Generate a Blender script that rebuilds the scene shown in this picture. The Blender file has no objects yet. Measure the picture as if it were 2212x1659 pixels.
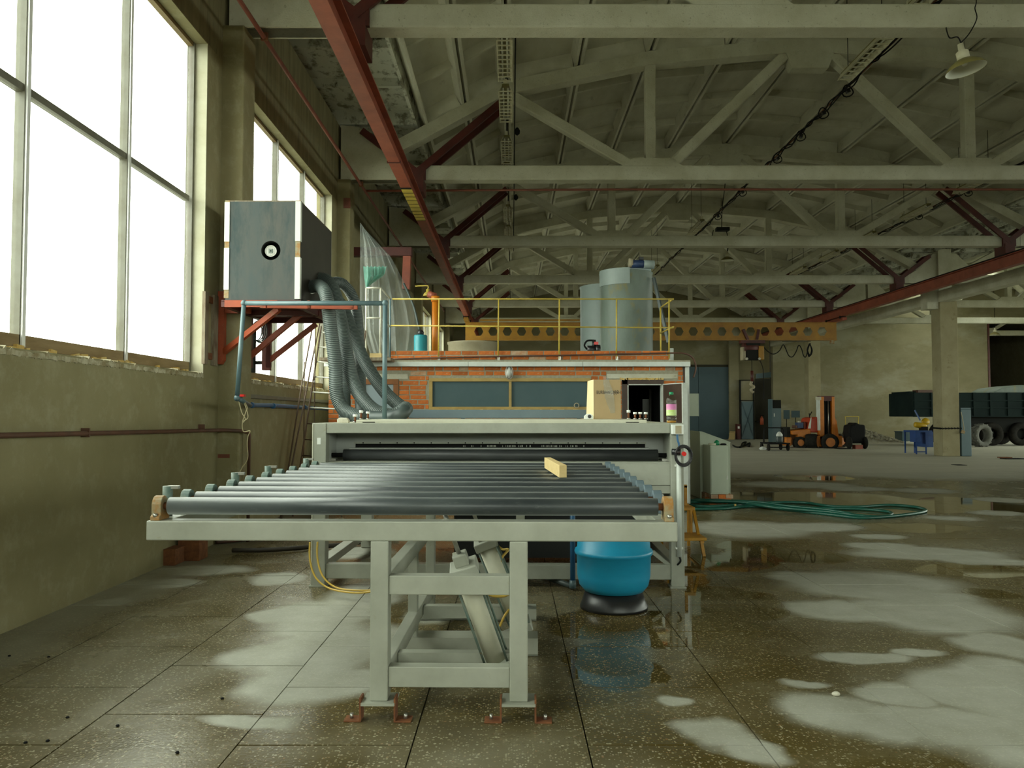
import bpy, bmesh, math, random
from mathutils import Vector, Matrix
random.seed(7)
SC = bpy.context.scene
COL = SC.collection
PI = math.pi

# ------------------------------------------------------------------ camera
F, CX, CY, HOR, EYE = 1732.0, 1106.0, 829.5, 895.0, 1.40
TH = math.atan((HOR - CY) / F)
cam_d = bpy.data.cameras.new('camera')
cam_d.sensor_fit = 'HORIZONTAL'; cam_d.sensor_width = 36.0
cam_d.lens = 36.0 * F / 2212.0
cam_d.clip_start = 0.05; cam_d.clip_end = 500
cam = bpy.data.objects.new('camera', cam_d); COL.objects.link(cam)
cam.location = (0, 0, EYE); cam.rotation_euler = (PI / 2 + TH, 0, 0)
SC.camera = cam

# ------------------------------------------------------------------ sky (bright overcast day) and exposure
SKY_STRENGTH = 9.4
world = bpy.data.worlds.new('overcast_sky'); SC.world = world; world.use_nodes = True
wn = world.node_tree.nodes; wl = world.node_tree.links
bg = wn['Background']; bg.inputs['Color'].default_value = (0.95, 1.0, 0.885, 1); bg.inputs['Strength'].default_value = SKY_STRENGTH
SC.view_settings.view_transform = 'Standard'; SC.view_settings.look = 'None'
SC.view_settings.gamma = 1.0; SC.view_settings.use_curve_mapping = False
SC.view_settings.exposure = 0.0
cy = SC.cycles
cy.max_bounces = 7; cy.diffuse_bounces = 5; cy.glossy_bounces = 3; cy.transmission_bounces = 4; cy.transparent_max_bounces = 10
cy.caustics_reflective = False; cy.caustics_refractive = False
cy.sample_clamp_indirect = 6.0
cy.use_denoising = True

def portal(x, y, z, w, h, rot):
    """marks a window opening so that the renderer samples the sky through it; gives off no light itself"""
    l = bpy.data.lights.new('window_portal', 'AREA'); l.shape = 'RECTANGLE'; l.size = w; l.size_y = h
    l.cycles.is_portal = True
    o = bpy.data.objects.new('window_portal', l); COL.objects.link(o)
    o.location = (x, y, z); o.rotation_euler = rot

# ------------------------------------------------------------------ geometry helpers
def P(px, py, Y):
    """the point of the building seen at (px, py) of the photograph when it lies Y metres down the hall"""
    dx = (px - CX) / F; dy = (CY - py) / F
    vy = math.cos(TH) - dy * math.sin(TH); vz = math.sin(TH) + dy * math.cos(TH)
    t = Y / vy
    return Vector((dx * t, Y, EYE + vz * t))
def fz(Y):
    """height of the floor: it dips very slightly towards the wash bay drain"""
    if Y <= 2 or Y >= 24: return 0.0
    return -.0055 * (Y - 2) if Y <= 12 else -.055 * (1 - (Y - 12) / 12)
def G(px, py, up=0.0):
    """the point of the floor (or up metres above it) seen at (px, py)"""
    dx = (px - CX) / F; dy = (CY - py) / F
    vy = math.cos(TH) - dy * math.sin(TH); vz = math.sin(TH) + dy * math.cos(TH)
    z = up
    for _ in range(8):
        t = (z - EYE) / vz; z = fz(vy * t) + up
    return Vector((dx * t, vy * t, z))

ORG = {}
class MB:
    def __init__(s): s.v = []; s.f = []; s.sm = []; s.mi = []; s.cur = 0
    def add(s, vs, fs, smooth=False):
        b = len(s.v); s.v += [Vector(x) for x in vs]
        for f in fs: s.f.append([b + i for i in f]); s.sm.append(smooth); s.mi.append(s.cur)
        return s
    def box(s, x0, x1, y0, y1, z0, z1):
        if x1 < x0: x0, x1 = x1, x0
        if y1 < y0: y0, y1 = y1, y0
        if z1 < z0: z0, z1 = z1, z0
        vs = [(x0,y0,z0),(x1,y0,z0),(x1,y1,z0),(x0,y1,z0),(x0,y0,z1),(x1,y0,z1),(x1,y1,z1),(x0,y1,z1)]
        return s.add(vs, [(0,3,2,1),(4,5,6,7),(0,1,5,4),(1,2,6,5),(2,3,7,6),(3,0,4,7)])
    def obox(s, c, size, M):
        hx, hy, hz = [k / 2 for k in size]; c = Vector(c)
        vs = [c + M @ Vector(p) for p in ((-hx,-hy,-hz),(hx,-hy,-hz),(hx,hy,-hz),(-hx,hy,-hz),(-hx,-hy,hz),(hx,-hy,hz),(hx,hy,hz),(-hx,hy,hz))]
        return s.add(vs, [(0,3,2,1),(4,5,6,7),(0,1,5,4),(1,2,6,5),(2,3,7,6),(3,0,4,7)])
    def beam(s, p0, p1, w, h, up=(0,0,1)):
        """bar of section w (sideways) x h (towards up) from p0 to p1"""
        p0, p1 = Vector(p0), Vector(p1); d = (p1 - p0); L = d.length
        if L < 1e-6: return s
        d /= L; u = Vector(up)
        if abs(d.dot(u)) > .999: u = Vector((0,1,0)) if abs(d.y) < .9 else Vector((1,0,0))
        x = d.cross(u).normalized(); z = x.cross(d).normalized()
        M = Matrix((x, d, z)).transposed()
        return s.obox((p0 + p1) / 2, (w, L, h), M)
    def ring(s, c, d, r, n, up=None):
        d = Vector(d).normalized(); u = Vector((0,0,1)) if abs(d.z) < .9 else Vector((1,0,0))
        if up is not None: u = Vector(up)
        a = d.cross(u).normalized(); b = a.cross(d).normalized()
        return [Vector(c) + a * (r * math.cos(2*PI*k/n)) + b * (r * math.sin(2*PI*k/n)) for k in range(n)]
    def cyl(s, p0, p1, r, r2=None, n=14, caps=True):
        p0, p1 = Vector(p0), Vector(p1); r2 = r if r2 is None else r2; d = p1 - p0
        b = len(s.v); s.v += s.ring(p0, d, r, n) + s.ring(p1, d, r2, n)
        for k in range(n):
            j = (k + 1) % n; s.f.append([b+k, b+n+k, b+n+j, b+j]); s.sm.append(True); s.mi.append(s.cur)
        if caps:
            s.f.append([b+k for k in range(n)]); s.sm.append(False); s.mi.append(s.cur)
            s.f.append([b+n+k for k in reversed(range(n))]); s.sm.append(False); s.mi.append(s.cur)
        return s
    def tube(s, pts, r, n=8, caps=True, closed=False):
        pts = [Vector(p) for p in pts]; m = len(pts)
        rs = r if isinstance(r, (list, tuple)) else [r] * m
        b = len(s.v); u = None
        for i, p in enumerate(pts):
            if closed: d = pts[(i+1) % m] - pts[i-1]
            else: d = pts[min(i+1, m-1)] - pts[max(i-1, 0)]
            if d.length < 1e-9: d = Vector((0,0,1))
            d.normalize()
            if u is None: u = Vector((0,0,1)) if abs(d.z) < .9 else Vector((1,0,0))
            a = d.cross(u)
            if a.length < 1e-4: a = d.cross(Vector((.3,.9,.2)))
            a.normalize(); u = a.cross(d).normalized()
            for k in range(n):
                t = 2*PI*k/n; s.v.append(p + a * (rs[i]*math.cos(t)) + u * (rs[i]*math.sin(t)))
        for i in range(m if closed else m - 1):
            i2 = (i + 1) % m
            for k in range(n):
                j = (k+1) % n; s.f.append([b+i*n+k, b+i2*n+k, b+i2*n+j, b+i*n+j]); s.sm.append(True); s.mi.append(s.cur)
        if caps and not closed:
            s.f.append([b+k for k in range(n)]); s.sm.append(False); s.mi.append(s.cur)
            s.f.append([b+(m-1)*n+k for k in reversed(range(n))]); s.sm.append(False); s.mi.append(s.cur)
        return s
    def lathe(s, prof, c, n=24, M=None, closed=False, cap=True):
        """profile of (radius, height) turned about the local z axis through c"""
        c = Vector(c); M = M or Matrix.Identity(3); b = len(s.v); m = len(prof)
        for r, z in prof:
            for k in range(n):
                t = 2*PI*k/n; s.v.append(c + M @ Vector((r*math.cos(t), r*math.sin(t), z)))
        for i in range(m if closed else m-1):
            i2 = (i+1) % m
            for k in range(n):
                j = (k+1) % n; s.f.append([b+i*n+k, b+i*n+j, b+i2*n+j, b+i2*n+k]); s.sm.append(True); s.mi.append(s.cur)
        if cap and not closed:
            if prof[0][0] > 1e-4: s.f.append([b+k for k in reversed(range(n))]); s.sm.append(False); s.mi.append(s.cur)
            if prof[-1][0] > 1e-4: s.f.append([b+(m-1)*n+k for k in range(n)]); s.sm.append(False); s.mi.append(s.cur)
        return s
    def prism(s, pts, fn, d0, d1):
        """polygon pts (a, b) extruded from d0 to d1; fn(a, b, d) -> world"""
        n = len(pts); b = len(s.v)
        s.v += [Vector(fn(a, c, d0)) for a, c in pts] + [Vector(fn(a, c, d1)) for a, c in pts]
        fs = [[b+k for k in range(n)], [b+n+k for k in reversed(range(n))]] + [[b+k, b+n+k, b+n+(k+1)%n, b+(k+1)%n] for k in range(n)]
        for f in fs: s.f.append(f); s.sm.append(False); s.mi.append(s.cur)
        return s
    def build(s, name, m, parent=None, local=False, bevel=0, smooth=None, fix=True):
        vs = s.v
        if parent is not None and not local:
            loc, rz = ORG.get(parent.name, (Vector((0,0,0)), 0)); R = Matrix.Rotation(-rz, 3, 'Z')
            vs = [R @ (v - loc) for v in vs]
        me = bpy.data.meshes.new(name); me.from_pydata([tuple(v) for v in vs], [], s.f)
        for p, k, q in zip(me.polygons, s.sm, s.mi): p.use_smooth = k if smooth is None else smooth; p.material_index = q
        for q in (m if isinstance(m, (list, tuple)) else [m]): me.materials.append(q)
        if fix:
            bm = bmesh.new(); bm.from_mesh(me); bmesh.ops.recalc_face_normals(bm, faces=bm.faces); bm.to_mesh(me); bm.free()
        me.update()
        o = bpy.data.objects.new(name, me); COL.objects.link(o)
        if parent is not None: o.parent = parent; ORG[o.name] = ORG.get(parent.name, (Vector((0,0,0)), 0))
        if bevel:
            b = o.modifiers.new('bevel', 'BEVEL'); b.width = bevel; b.segments = 2; b.limit_method = 'ANGLE'; b.angle_limit = math.radians(40)
        return o

def tag(o, label=None, cat=None, group=None, kind=None):
    if label: o['label'] = label
    if cat: o['category'] = cat
    if group: o['group'] = group
    if kind: o['kind'] = kind
    return o
def thing(name, label, cat, loc=(0,0,0), rz=0.0, group=None):
    o = bpy.data.objects.new(name, None); COL.objects.link(o); o.empty_display_size = .1
    o.location = loc; o.rotation_euler = (0,0,rz); ORG[o.name] = (Vector(loc), rz)
    return tag(o, label, cat, group)
def frame(name, loc=(0,0,0)):
    """an Empty of the setting (window, door) that parents its parts"""
    o = bpy.data.objects.new(name, None); COL.objects.link(o); o.location = loc; ORG[o.name] = (Vector(loc), 0); o['kind'] = 'structure'
    return o
def copy_tree(o, parent=None):
    c = o.copy(); COL.objects.link(c)
    if parent is not None: c.parent = parent
    for ch in list(o.children): copy_tree(ch, c)
    return c
def piece(src, parent=None, loc=None, rot=None, scale=None):
    c = src.copy(); COL.objects.link(c)
    if parent is not None: c.parent = parent
    if loc is not None: c.location = loc
    if rot is not None: c.rotation_euler = rot
    if scale is not None: c.scale = scale
    return c
def smoothpath(pts, sub=8, closed=False):
    """Catmull-Rom through pts"""
    pts = [Vector(p) for p in pts]; n = len(pts); out = []
    for i in range(n if closed else n - 1):
        p0 = pts[(i-1) % n] if closed or i > 0 else pts[0]; p1 = pts[i]; p2 = pts[(i+1) % n]
        p3 = pts[(i+2) % n] if closed or i + 2 < n else pts[-1]
        for k in range(sub):
            t = k / sub
            out.append(.5 * ((2*p1) + (p2-p0)*t + (2*p0-5*p1+4*p2-p3)*t*t + (3*p1-p0-3*p2+p3)*t*t*t))
    if not closed: out.append(pts[-1])
    return out
def resample(pts, step):
    out = [pts[0].copy()]; acc = 0
    for a, b in zip(pts, pts[1:]):
        L = (b - a).length
        while acc + L >= step:
            t = (step - acc) / L; a = a.lerp(b, t); out.append(a.copy()); L = (b - a).length; acc = 0
        acc += L
    return out

# ------------------------------------------------------------------ materials
class NT:
    def __init__(s, name):
        s.m = bpy.data.materials.new(name); s.m.use_nodes = True; s.t = s.m.node_tree; s.n = s.t.nodes; s.l = s.t.links
        s.b = s.n['Principled BSDF']; s.out = s.n['Material Output']
    def N(s, t, **k):
        x = s.n.new(t)
        for a, v in k.items(): setattr(x, a, v)
        return x
    def L(s, a, b): s.l.new(a, b)
    def coord(s, world=False):
        if world: return s.N('ShaderNodeNewGeometry').outputs['Position']
        return s.N('ShaderNodeTexCoord').outputs['Object']
    def noise(s, vec, scale, detail=5, rough=.6, dist=0.0):
        x = s.N('ShaderNodeTexNoise'); x.inputs['Scale'].default_value = scale; x.inputs['Detail'].default_value = detail
        x.inputs['Roughness'].default_value = rough; x.inputs['Distortion'].default_value = dist; s.L(vec, x.inputs['Vector']); return x.outputs['Fac']
    def ramp(s, fac, stops):
        x = s.N('ShaderNodeValToRGB'); e = x.color_ramp.elements
        while len(e) < len(stops): e.new(.5)
        for q, (p, c) in zip(e, stops): q.position = p; q.color = (*c, 1) if len(c) == 3 else c
        s.L(fac, x.inputs['Fac']); return x.outputs['Color']
    def rng(s, v, a, b, c=0.0, d=1.0):
        x = s.N('ShaderNodeMapRange'); x.inputs['From Min'].default_value = a; x.inputs['From Max'].default_value = b
        x.inputs['To Min'].default_value = c; x.inputs['To Max'].default_value = d; s.L(v, x.inputs['Value']); return x.outputs['Result']
    def math(s, op, a, b=None):
        x = s.N('ShaderNodeMath', operation=op)
        for i, q in enumerate((a, b)):
            if q is None: continue
            if isinstance(q, (int, float)): x.inputs[i].default_value = q
            else: s.L(q, x.inputs[i])
        return x.outputs[0]
    def mix(s, fac, a, b, blend='MIX'):
        x = s.N('ShaderNodeMix', data_type='RGBA', blend_type=blend)
        if isinstance(fac, (int, float)): x.inputs[0].default_value = fac
        else: s.L(fac, x.inputs[0])
        for i, q in ((6, a), (7, b)):
            if isinstance(q, tuple): x.inputs[i].default_value = (*q, 1)
            else: s.L(q, x.inputs[i])
        return x.outputs[2]
    def scale(s, vec, sc):
        x = s.N('ShaderNodeMapping'); x.inputs['Scale'].default_value = sc; s.L(vec, x.inputs['Vector']); return x.outputs['Vector']
    def bump(s, h, strength=.3, dist=.01):
        x = s.N('ShaderNodeBump'); x.inputs['Strength'].default_value = strength; x.inputs['Distance'].default_value = dist
        s.L(h, x.inputs['Height']); s.L(x.outputs['Normal'], s.b.inputs['Normal'])
    def set(s, color=None, rough=None, metal=None, spec=None):
        for k, v in (('Base Color', color), ('Roughness', rough), ('Metallic', metal), ('Specular IOR Level', spec)):
            if v is None: continue
            if isinstance(v, tuple): s.b.inputs[k].default_value = (*v, 1)
            elif isinstance(v, (int, float)): s.b.inputs[k].default_value = v
            else: s.L(v, s.b.inputs[k])

def mat(name, c1, c2=None, rough=.6, metal=0.0, scale=4.0, lo=.35, hi=.68, c3=None, s3=18.0, lo3=.6, hi3=.72, bump=0.0, bscale=40.0, bdist=.004, world=False, stretch=None, spec=None, vary=0.0):
    """paint / plaster / metal: colour c1 worn to c2 by a noise, spotted with c3"""
    t = NT(name); v = t.coord(world)
    if stretch: v = t.scale(v, stretch)
    col = c1
    if c2:
        f = t.rng(t.noise(v, scale, 6, .65), lo, hi); col = t.mix(f, c1, c2)
    if c3:
        f3 = t.rng(t.noise(v, s3, 5, .7), lo3, hi3); col = t.mix(f3, col, c3)
    if vary:
        oi = t.N('ShaderNodeObjectInfo').outputs['Random']; hsv = t.N('ShaderNodeHueSaturation')
        t.L(t.rng(oi, 0, 1, 1 - vary, 1 + vary), hsv.inputs['Value'])
        if isinstance(col, tuple): hsv.inputs['Color'].default_value = (*col, 1)
        else: t.L(col, hsv.inputs['Color'])
        col = hsv.outputs['Color']
    t.set(col, rough, metal, spec)
    if bump: t.bump(t.noise(v, bscale, 6, .7), bump, bdist)
    return t.m
def glass(name, tint=(.95,.98,.96), gloss=.9, rough=.02, base=.0, body=None, thin=.5):
    """thin clear sheet: see-through with a fresnel reflection, and a share of milky body"""
    t = NT(name); tr = t.N('ShaderNodeBsdfTransparent'); tr.inputs['Color'].default_value = (*tint, 1)
    gl = t.N('ShaderNodeBsdfGlossy'); gl.inputs['Roughness'].default_value = rough
    lw = t.N('ShaderNodeLayerWeight'); lw.inputs['Blend'].default_value = .5          # Schlick's fresnel from the facing ratio
    fr = t.math('ADD', t.math('MULTIPLY', t.math('POWER', lw.outputs['Facing'], 5.0), .85), .03)
    mx = t.N('ShaderNodeMixShader'); t.L(fr, mx.inputs[0]); t.L(tr.outputs[0], mx.inputs[1]); t.L(gl.outputs[0], mx.inputs[2])
    o = mx.outputs[0]
    if body:
        df = t.N('ShaderNodeBsdfDiffuse'); df.inputs['Color'].default_value = (*body, 1)
        tl = t.N('ShaderNodeBsdfTranslucent'); tl.inputs['Color'].default_value = (*body, 1)
        m1 = t.N('ShaderNodeMixShader'); m1.inputs[0].default_value = .4; t.L(df.outputs[0], m1.inputs[1]); t.L(tl.outputs[0], m1.inputs[2])
        f = t.rng(t.noise(t.coord(), 3.0, 5, .6), .3, .7, thin * .6, min(1.0, thin * 1.3))
        m2 = t.N('ShaderNodeMixShader'); t.L(f, m2.inputs[0]); t.L(o, m2.inputs[1]); t.L(m1.outputs[0], m2.inputs[2]); o = m2.outputs[0]
    t.L(o, t.out.inputs['Surface']); return t.m
# ------------------------------------------------------------------ material list
M = {}
M['plaster'] = mat('olive_plaster', (.30,.265,.145), (.21,.18,.085), .82, scale=1.1, lo=.3, hi=.75, c3=(.36,.33,.21), s3=5, lo3=.5, hi3=.8, bump=.35, bscale=60, bdist=.004, world=True)
M['reveal'] = mat('pale_plaster', (.52,.50,.38), (.42,.39,.27), .8, scale=3, bump=.4, bscale=50, world=True)
M['rough_edge'] = mat('broken_plaster', (.50,.46,.33), (.26,.21,.11), .9, scale=9, lo=.4, hi=.6, bump=.6, bscale=60, world=True)
M['limewash'] = mat('limewashed_concrete', (.64,.63,.52), (.44,.42,.30), .88, scale=1.6, lo=.3, hi=.75, c3=(.20,.18,.11), s3=24, lo3=.60, hi3=.78, bump=.9, bscale=55, bdist=.008, world=True)
M['roofslab'] = mat('limewashed_roof_slab', (.64,.63,.53), (.43,.41,.31), .88, scale=.9, lo=.35, hi=.7, c3=(.30,.28,.20), s3=3.5, lo3=.6, hi3=.8, bump=.4, bscale=30, bdist=.006, world=True, stretch=(1,.5,1))
M['peeled'] = mat('peeling_limewash', (.56,.57,.50), (.20,.19,.14), .9, scale=5, lo=.5, hi=.62, c3=(.10,.09,.06), s3=2.4, lo3=.58, hi3=.66, bump=.5, bscale=40, world=True, stretch=(1,.6,1))
M['column'] = mat('column_concrete', (.38,.34,.21), (.28,.24,.13), .85, scale=1.4, lo=.3, hi=.7, c3=(.2,.16,.07), s3=3, lo3=.6, hi3=.75, bump=.4, bscale=45, world=True)
M['streaked'] = mat('streaked_plaster', (.27,.24,.135), (.16,.135,.07), .85, scale=3.0, lo=.35, hi=.68, c3=(.10,.08,.04), s3=7, lo3=.56, hi3=.72, bump=.35, bscale=60, world=True, stretch=(1,2.2,.22))
M['farwall'] = mat('far_plaster', (.28,.25,.15), (.19,.165,.085), .85, scale=.45, lo=.3, hi=.72, c3=(.33,.31,.22), s3=.25, lo3=.5, hi3=.66, bump=.2, bscale=20, world=True, stretch=(1,1,1.8))
M['dark_wood'] = mat('window_wood', (.30,.21,.10), (.20,.13,.05), .6, scale=3, stretch=(1,1,6))
M['frame_grey'] = mat('window_grey_frame', (.17,.165,.13), (.12,.11,.07), .5, scale=4)
M['frame_white'] = mat('white_strip', (.80,.80,.78), None, .4)
M['foam'] = mat('mounting_foam', (.62,.38,.08), (.70,.55,.25), .85, scale=20, bump=.8, bscale=50, bdist=.01)
M['pane'] = glass('window_glass', (.97,.99,.97))
M['red_steel'] = mat('red_oxide_steel', (.36,.085,.045), (.22,.05,.028), .55, scale=2.5, c3=(.34,.10,.05), s3=14, lo3=.62, hi3=.74)
M['dark_red'] = mat('dark_red_steel', (.10,.014,.009), (.055,.010,.007), .5, scale=3)
M['bright_red'] = mat('orange_red_steel', (.42,.075,.022), (.27,.05,.02), .55, scale=4, c3=(.30,.17,.09), s3=15, lo3=.6, hi3=.7)
M['crane_yellow'] = mat('crane_yellow_paint', (.40,.20,.012), (.28,.125,.01), .5, scale=2, c3=(.2,.08,.02), s3=12, lo3=.65, hi3=.75)
M['rail_yellow'] = mat('yellow_rail_paint', (.62,.47,.07), (.45,.32,.06), .5, scale=6)
M['black'] = mat('black_rubber', (.010,.010,.010), None, .7, spec=.15)
M['black_gloss'] = mat('black_plastic', (.015,.015,.016), None, .35)
M['machine'] = mat('grey_machine_paint', (.37,.38,.32), (.29,.30,.245), .42, scale=3.5, c3=(.27,.26,.16), s3=9, lo3=.64, hi3=.8, bump=.06, bscale=90, bdist=.002)
M['machine_dark'] = mat('grey_machine_panel', (.40,.42,.39), (.34,.355,.33), .4, scale=3)
M['cream'] = mat('cream_machine_lid', (.64,.63,.50), (.54,.53,.42), .5, scale=5)
M['rubber'] = mat('roller_rubber', (.030,.037,.042), (.085,.098,.098), .35, scale=2.2, lo=.35, hi=.75, c3=(.12,.135,.13), s3=26, lo3=.6, hi3=.85, bump=.15, bscale=120, bdist=.002, stretch=(.6,2,2))
for k_, v_ in (('Sheen Weight', .55), ('Sheen Roughness', .35)): M['rubber'].node_tree.nodes['Principled BSDF'].inputs[k_].default_value = v_     # fine dust on the rubber
M['rubber'].node_tree.nodes['Principled BSDF'].inputs['Sheen Tint'].default_value = (.85, .9, .85, 1)
M['rubber_black'] = mat('black_roller', (.022,.024,.026), (.05,.055,.055), .45, scale=3, stretch=(.6,2,2))
M['steel'] = mat('bare_steel', (.50,.50,.47), (.36,.35,.30), .35, metal=.85, scale=12)
M['teal_cast'] = mat('teal_cast_iron', (.07,.13,.115), (.20,.24,.20), .5, scale=12, c3=(.35,.19,.04), s3=10, lo3=.6, hi3=.7)
M['rust_cast'] = mat('rusty_bearing', (.31,.275,.17), (.34,.16,.035), .65, scale=14, lo=.42, hi=.6)
M['rust'] = mat('rust', (.13,.042,.014), (.24,.09,.03), .8, scale=16, bump=.4, bscale=90)
M['blue_bin'] = mat('blue_plastic', (.012,.30,.50), (.010,.25,.44), .38, scale=3, c3=(.10,.42,.58), s3=30, lo3=.70, hi3=.78, stretch=(1,1,3))
M['pvc_grey'] = mat('grey_pvc_pipe', (.10,.165,.18), (.08,.13,.15), .4, scale=8)
M['pvc_blue'] = mat('blue_pipe', (.025,.12,.26), (.02,.09,.20), .4, scale=8)
M['hose_grey'] = mat('grey_ribbed_hose', (.055,.075,.072), (.045,.06,.058), .45, scale=6)
M['hose_light'] = mat('hose_ridge', (.19,.23,.215), (.15,.18,.17), .45, scale=6)
M['dark_hose'] = mat('dark_brown_hose', (.035,.028,.02), None, .6)
M['brick'] = mat('red_brick', (.62,.18,.032), (.50,.13,.028), .85, scale=14, c3=(.46,.35,.22), s3=9, lo3=.64, hi3=.76, bump=.5, bscale=90, bdist=.004, vary=.28)
M['brick_pale'] = mat('pale_brick', (.46,.36,.26), (.42,.20,.09), .85, scale=11, bump=.5, bscale=90, bdist=.004, vary=.2)
M['mortar'] = mat('mortar', (.40,.375,.28), (.30,.28,.2), .92, scale=20, bump=.8, bscale=80, bdist=.006)
M['hut_white'] = mat('white_metal_trim', (.66,.70,.66), (.55,.58,.53), .45, scale=5)
M['yellow_wood'] = mat('yellow_window_frame', (.44,.31,.10), (.36,.24,.07), .5, scale=6)
M['brown_frame'] = mat('brown_window_frame', (.30,.11,.025), (.22,.08,.02), .4, scale=6)
M['blue_pane'] = mat('film_covered_pane', (.07,.115,.125), (.08,.125,.135), .5, scale=2.5, spec=.2)
M['pale_pane'] = mat('pale_blue_pane', (.30,.37,.40), None, .35)
M['blue_metal'] = mat('slate_blue_metal', (.12,.165,.19), (.10,.14,.165), .45, scale=3)
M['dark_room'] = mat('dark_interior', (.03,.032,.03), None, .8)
M['brown_door'] = mat('dark_brown_door', (.055,.03,.018), (.04,.02,.012), .5, scale=5)
M['cardboard'] = mat('cardboard', (.40,.29,.155), (.36,.255,.13), .85, scale=3)
M['cardboard_pale'] = mat('pale_board', (.66,.55,.33), None, .85)
M['ink'] = mat('dark_print', (.05,.045,.04), None, .8)
M['white'] = mat('white_plastic', (.78,.80,.76), None, .4)
M['cabinet'] = mat('pale_green_cabinet', (.45,.50,.40), (.40,.45,.35), .5, scale=3, c3=(.30,.31,.24), s3=12, lo3=.68, hi3=.78)
M['green_hose'] = mat('green_hose', (.008,.095,.066), (.006,.07,.05), .35, scale=10)
M['step_yellow'] = mat('orange_yellow_paint', (.50,.25,.012), (.34,.15,.012), .55, scale=9)
M['tank_grey'] = mat('grey_green_tank', (.17,.215,.185), (.12,.15,.125), .5, scale=2.2, c3=(.22,.19,.06), s3=2.6, lo3=.58, hi3=.7, stretch=(1,1,.5))
M['tank_pale'] = mat('pale_tank_band', (.29,.35,.335), (.25,.30,.285), .5, scale=2)
M['teal'] = mat('teal_drum', (.02,.25,.30), (.02,.20,.24), .45, scale=6)
M['orange_pvc'] = mat('orange_pvc', (.62,.20,.012), (.55,.16,.01), .4, scale=5)
M['orange'] = mat('forklift_orange', (.62,.20,.012), (.50,.14,.012), .45, scale=5)
M['orange_red'] = mat('forklift_red', (.50,.055,.015), (.42,.045,.015), .4, scale=3)
M['tyre'] = mat('tyre_rubber', (.014,.013,.011), (.028,.026,.021), .85, scale=8, spec=.15)
M['tyre_grey'] = mat('dusty_tyre', (.15,.15,.13), (.10,.10,.085), .85, scale=8, bump=.4, bscale=40)
M['beige'] = mat('beige_basin', (.42,.37,.26), (.36,.31,.2), .7, scale=4)
M['lamp_cream'] = mat('cream_lamp_metal', (.60,.57,.42), (.50,.47,.32), .5, scale=6)
M['lamp_olive'] = mat('olive_lamp_enamel', (.22,.19,.06), (.16,.14,.05), .45, scale=8)
M['lamp_inside'] = mat('white_enamel', (.70,.70,.60), None, .4)
M['gate_blue'] = mat('slate_blue_gate', (.055,.098,.115), (.045,.08,.095), .5, scale=.8)
M['door_blue'] = mat('grey_blue_door', (.105,.165,.185), (.085,.135,.155), .45, scale=1.2)
M['truck_green'] = mat('dark_green_truck', (.012,.024,.022), (.008,.016,.016), .7, scale=1.5, spec=.12)
M['rubble'] = mat('pale_rubble', (.40,.375,.29), (.30,.27,.19), .95, scale=6, bump=.6, bscale=20)
M['wood'] = mat('pale_timber', (.66,.50,.24), (.58,.42,.18), .6, scale=5, stretch=(.5,6,6))
M['wood_old'] = mat('weathered_steel_channel', (.27,.24,.17), (.16,.10,.06), .75, scale=10, stretch=(3,3,.6))
M['box_metal'] = mat('grey_sheet_metal', (.065,.085,.087), (.105,.10,.088), .62, scale=1.8, lo=.35, hi=.75, c3=(.04,.062,.066), s3=2.2, lo3=.5, hi3=.7, stretch=(2.0,1,.6), spec=.25)
M['box_dark'] = mat('dark_panel', (.055,.05,.038), (.035,.033,.025), .6, scale=2)
M['corner_white'] = mat('white_corner_plate', (.72,.76,.68), None, .4)
M['rope'] = mat('cream_cord', (.55,.48,.30), None, .8)
M['yellow_tube'] = mat('yellow_air_tube', (.60,.40,.07), None, .35)
M['film'] = glass('plastic_film', (.93,.95,.95), body=(.55,.58,.56), thin=.30, rough=.15)
M['film_green'] = glass('green_film', (.7,.9,.85), body=(.22,.45,.38), thin=.6, rough=.15)
M['bottle'] = glass('clear_bottle', (.90,.95,.90), rough=.03)
M['pink'] = mat('pink_label', (.62,.18,.42), (.72,.40,.55), .5, scale=9)
M['label_green'] = mat('green_label', (.45,.62,.12), (.75,.82,.60), .5, scale=6)
M['cap_green'] = mat('green_cap', (.01,.24,.10), None, .35)
M['amber'] = mat('amber_liquid', (.42,.17,.01), None, .2)
M['red_plastic'] = mat('red_button', (.65,.02,.015), None, .3)
M['pipe_red'] = mat('red_brown_pipe', (.21,.055,.03), (.15,.045,.025), .5, scale=6)
M['pipe_brown'] = mat('brown_wall_pipe', (.13,.055,.033), (.08,.04,.025), .55, scale=6)
M['ladder'] = mat('old_ladder_steel', (.13,.08,.045), (.085,.055,.035), .6, scale=8)
M['rail_grey'] = mat('pale_rail', (.62,.62,.54), (.5,.48,.38), .45, scale=6)
M['blue_bench'] = mat('bright_blue_paint', (.015,.07,.27), (.012,.05,.2), .45, scale=4)
M['yellow_motor'] = mat('yellow_enamel', (.62,.38,.01), None, .4)
M['stone'] = mat('white_stone', (.60,.58,.48), (.48,.45,.36), .8, scale=20)
M['gap'] = mat('joint_dirt', (.035,.03,.018), None, .9)
M['earth'] = mat('yard_ground', (.28,.28,.24), (.22,.22,.18), .95, scale=.3, world=True)
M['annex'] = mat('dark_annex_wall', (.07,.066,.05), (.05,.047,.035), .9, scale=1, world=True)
M['dark_mesh'] = mat('dark_grille', (.016,.017,.015), None, .7, spec=.15)
M['motor_blue'] = mat('blue_motor', (.03,.06,.16), (.02,.04,.1), .45, scale=8)

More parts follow.
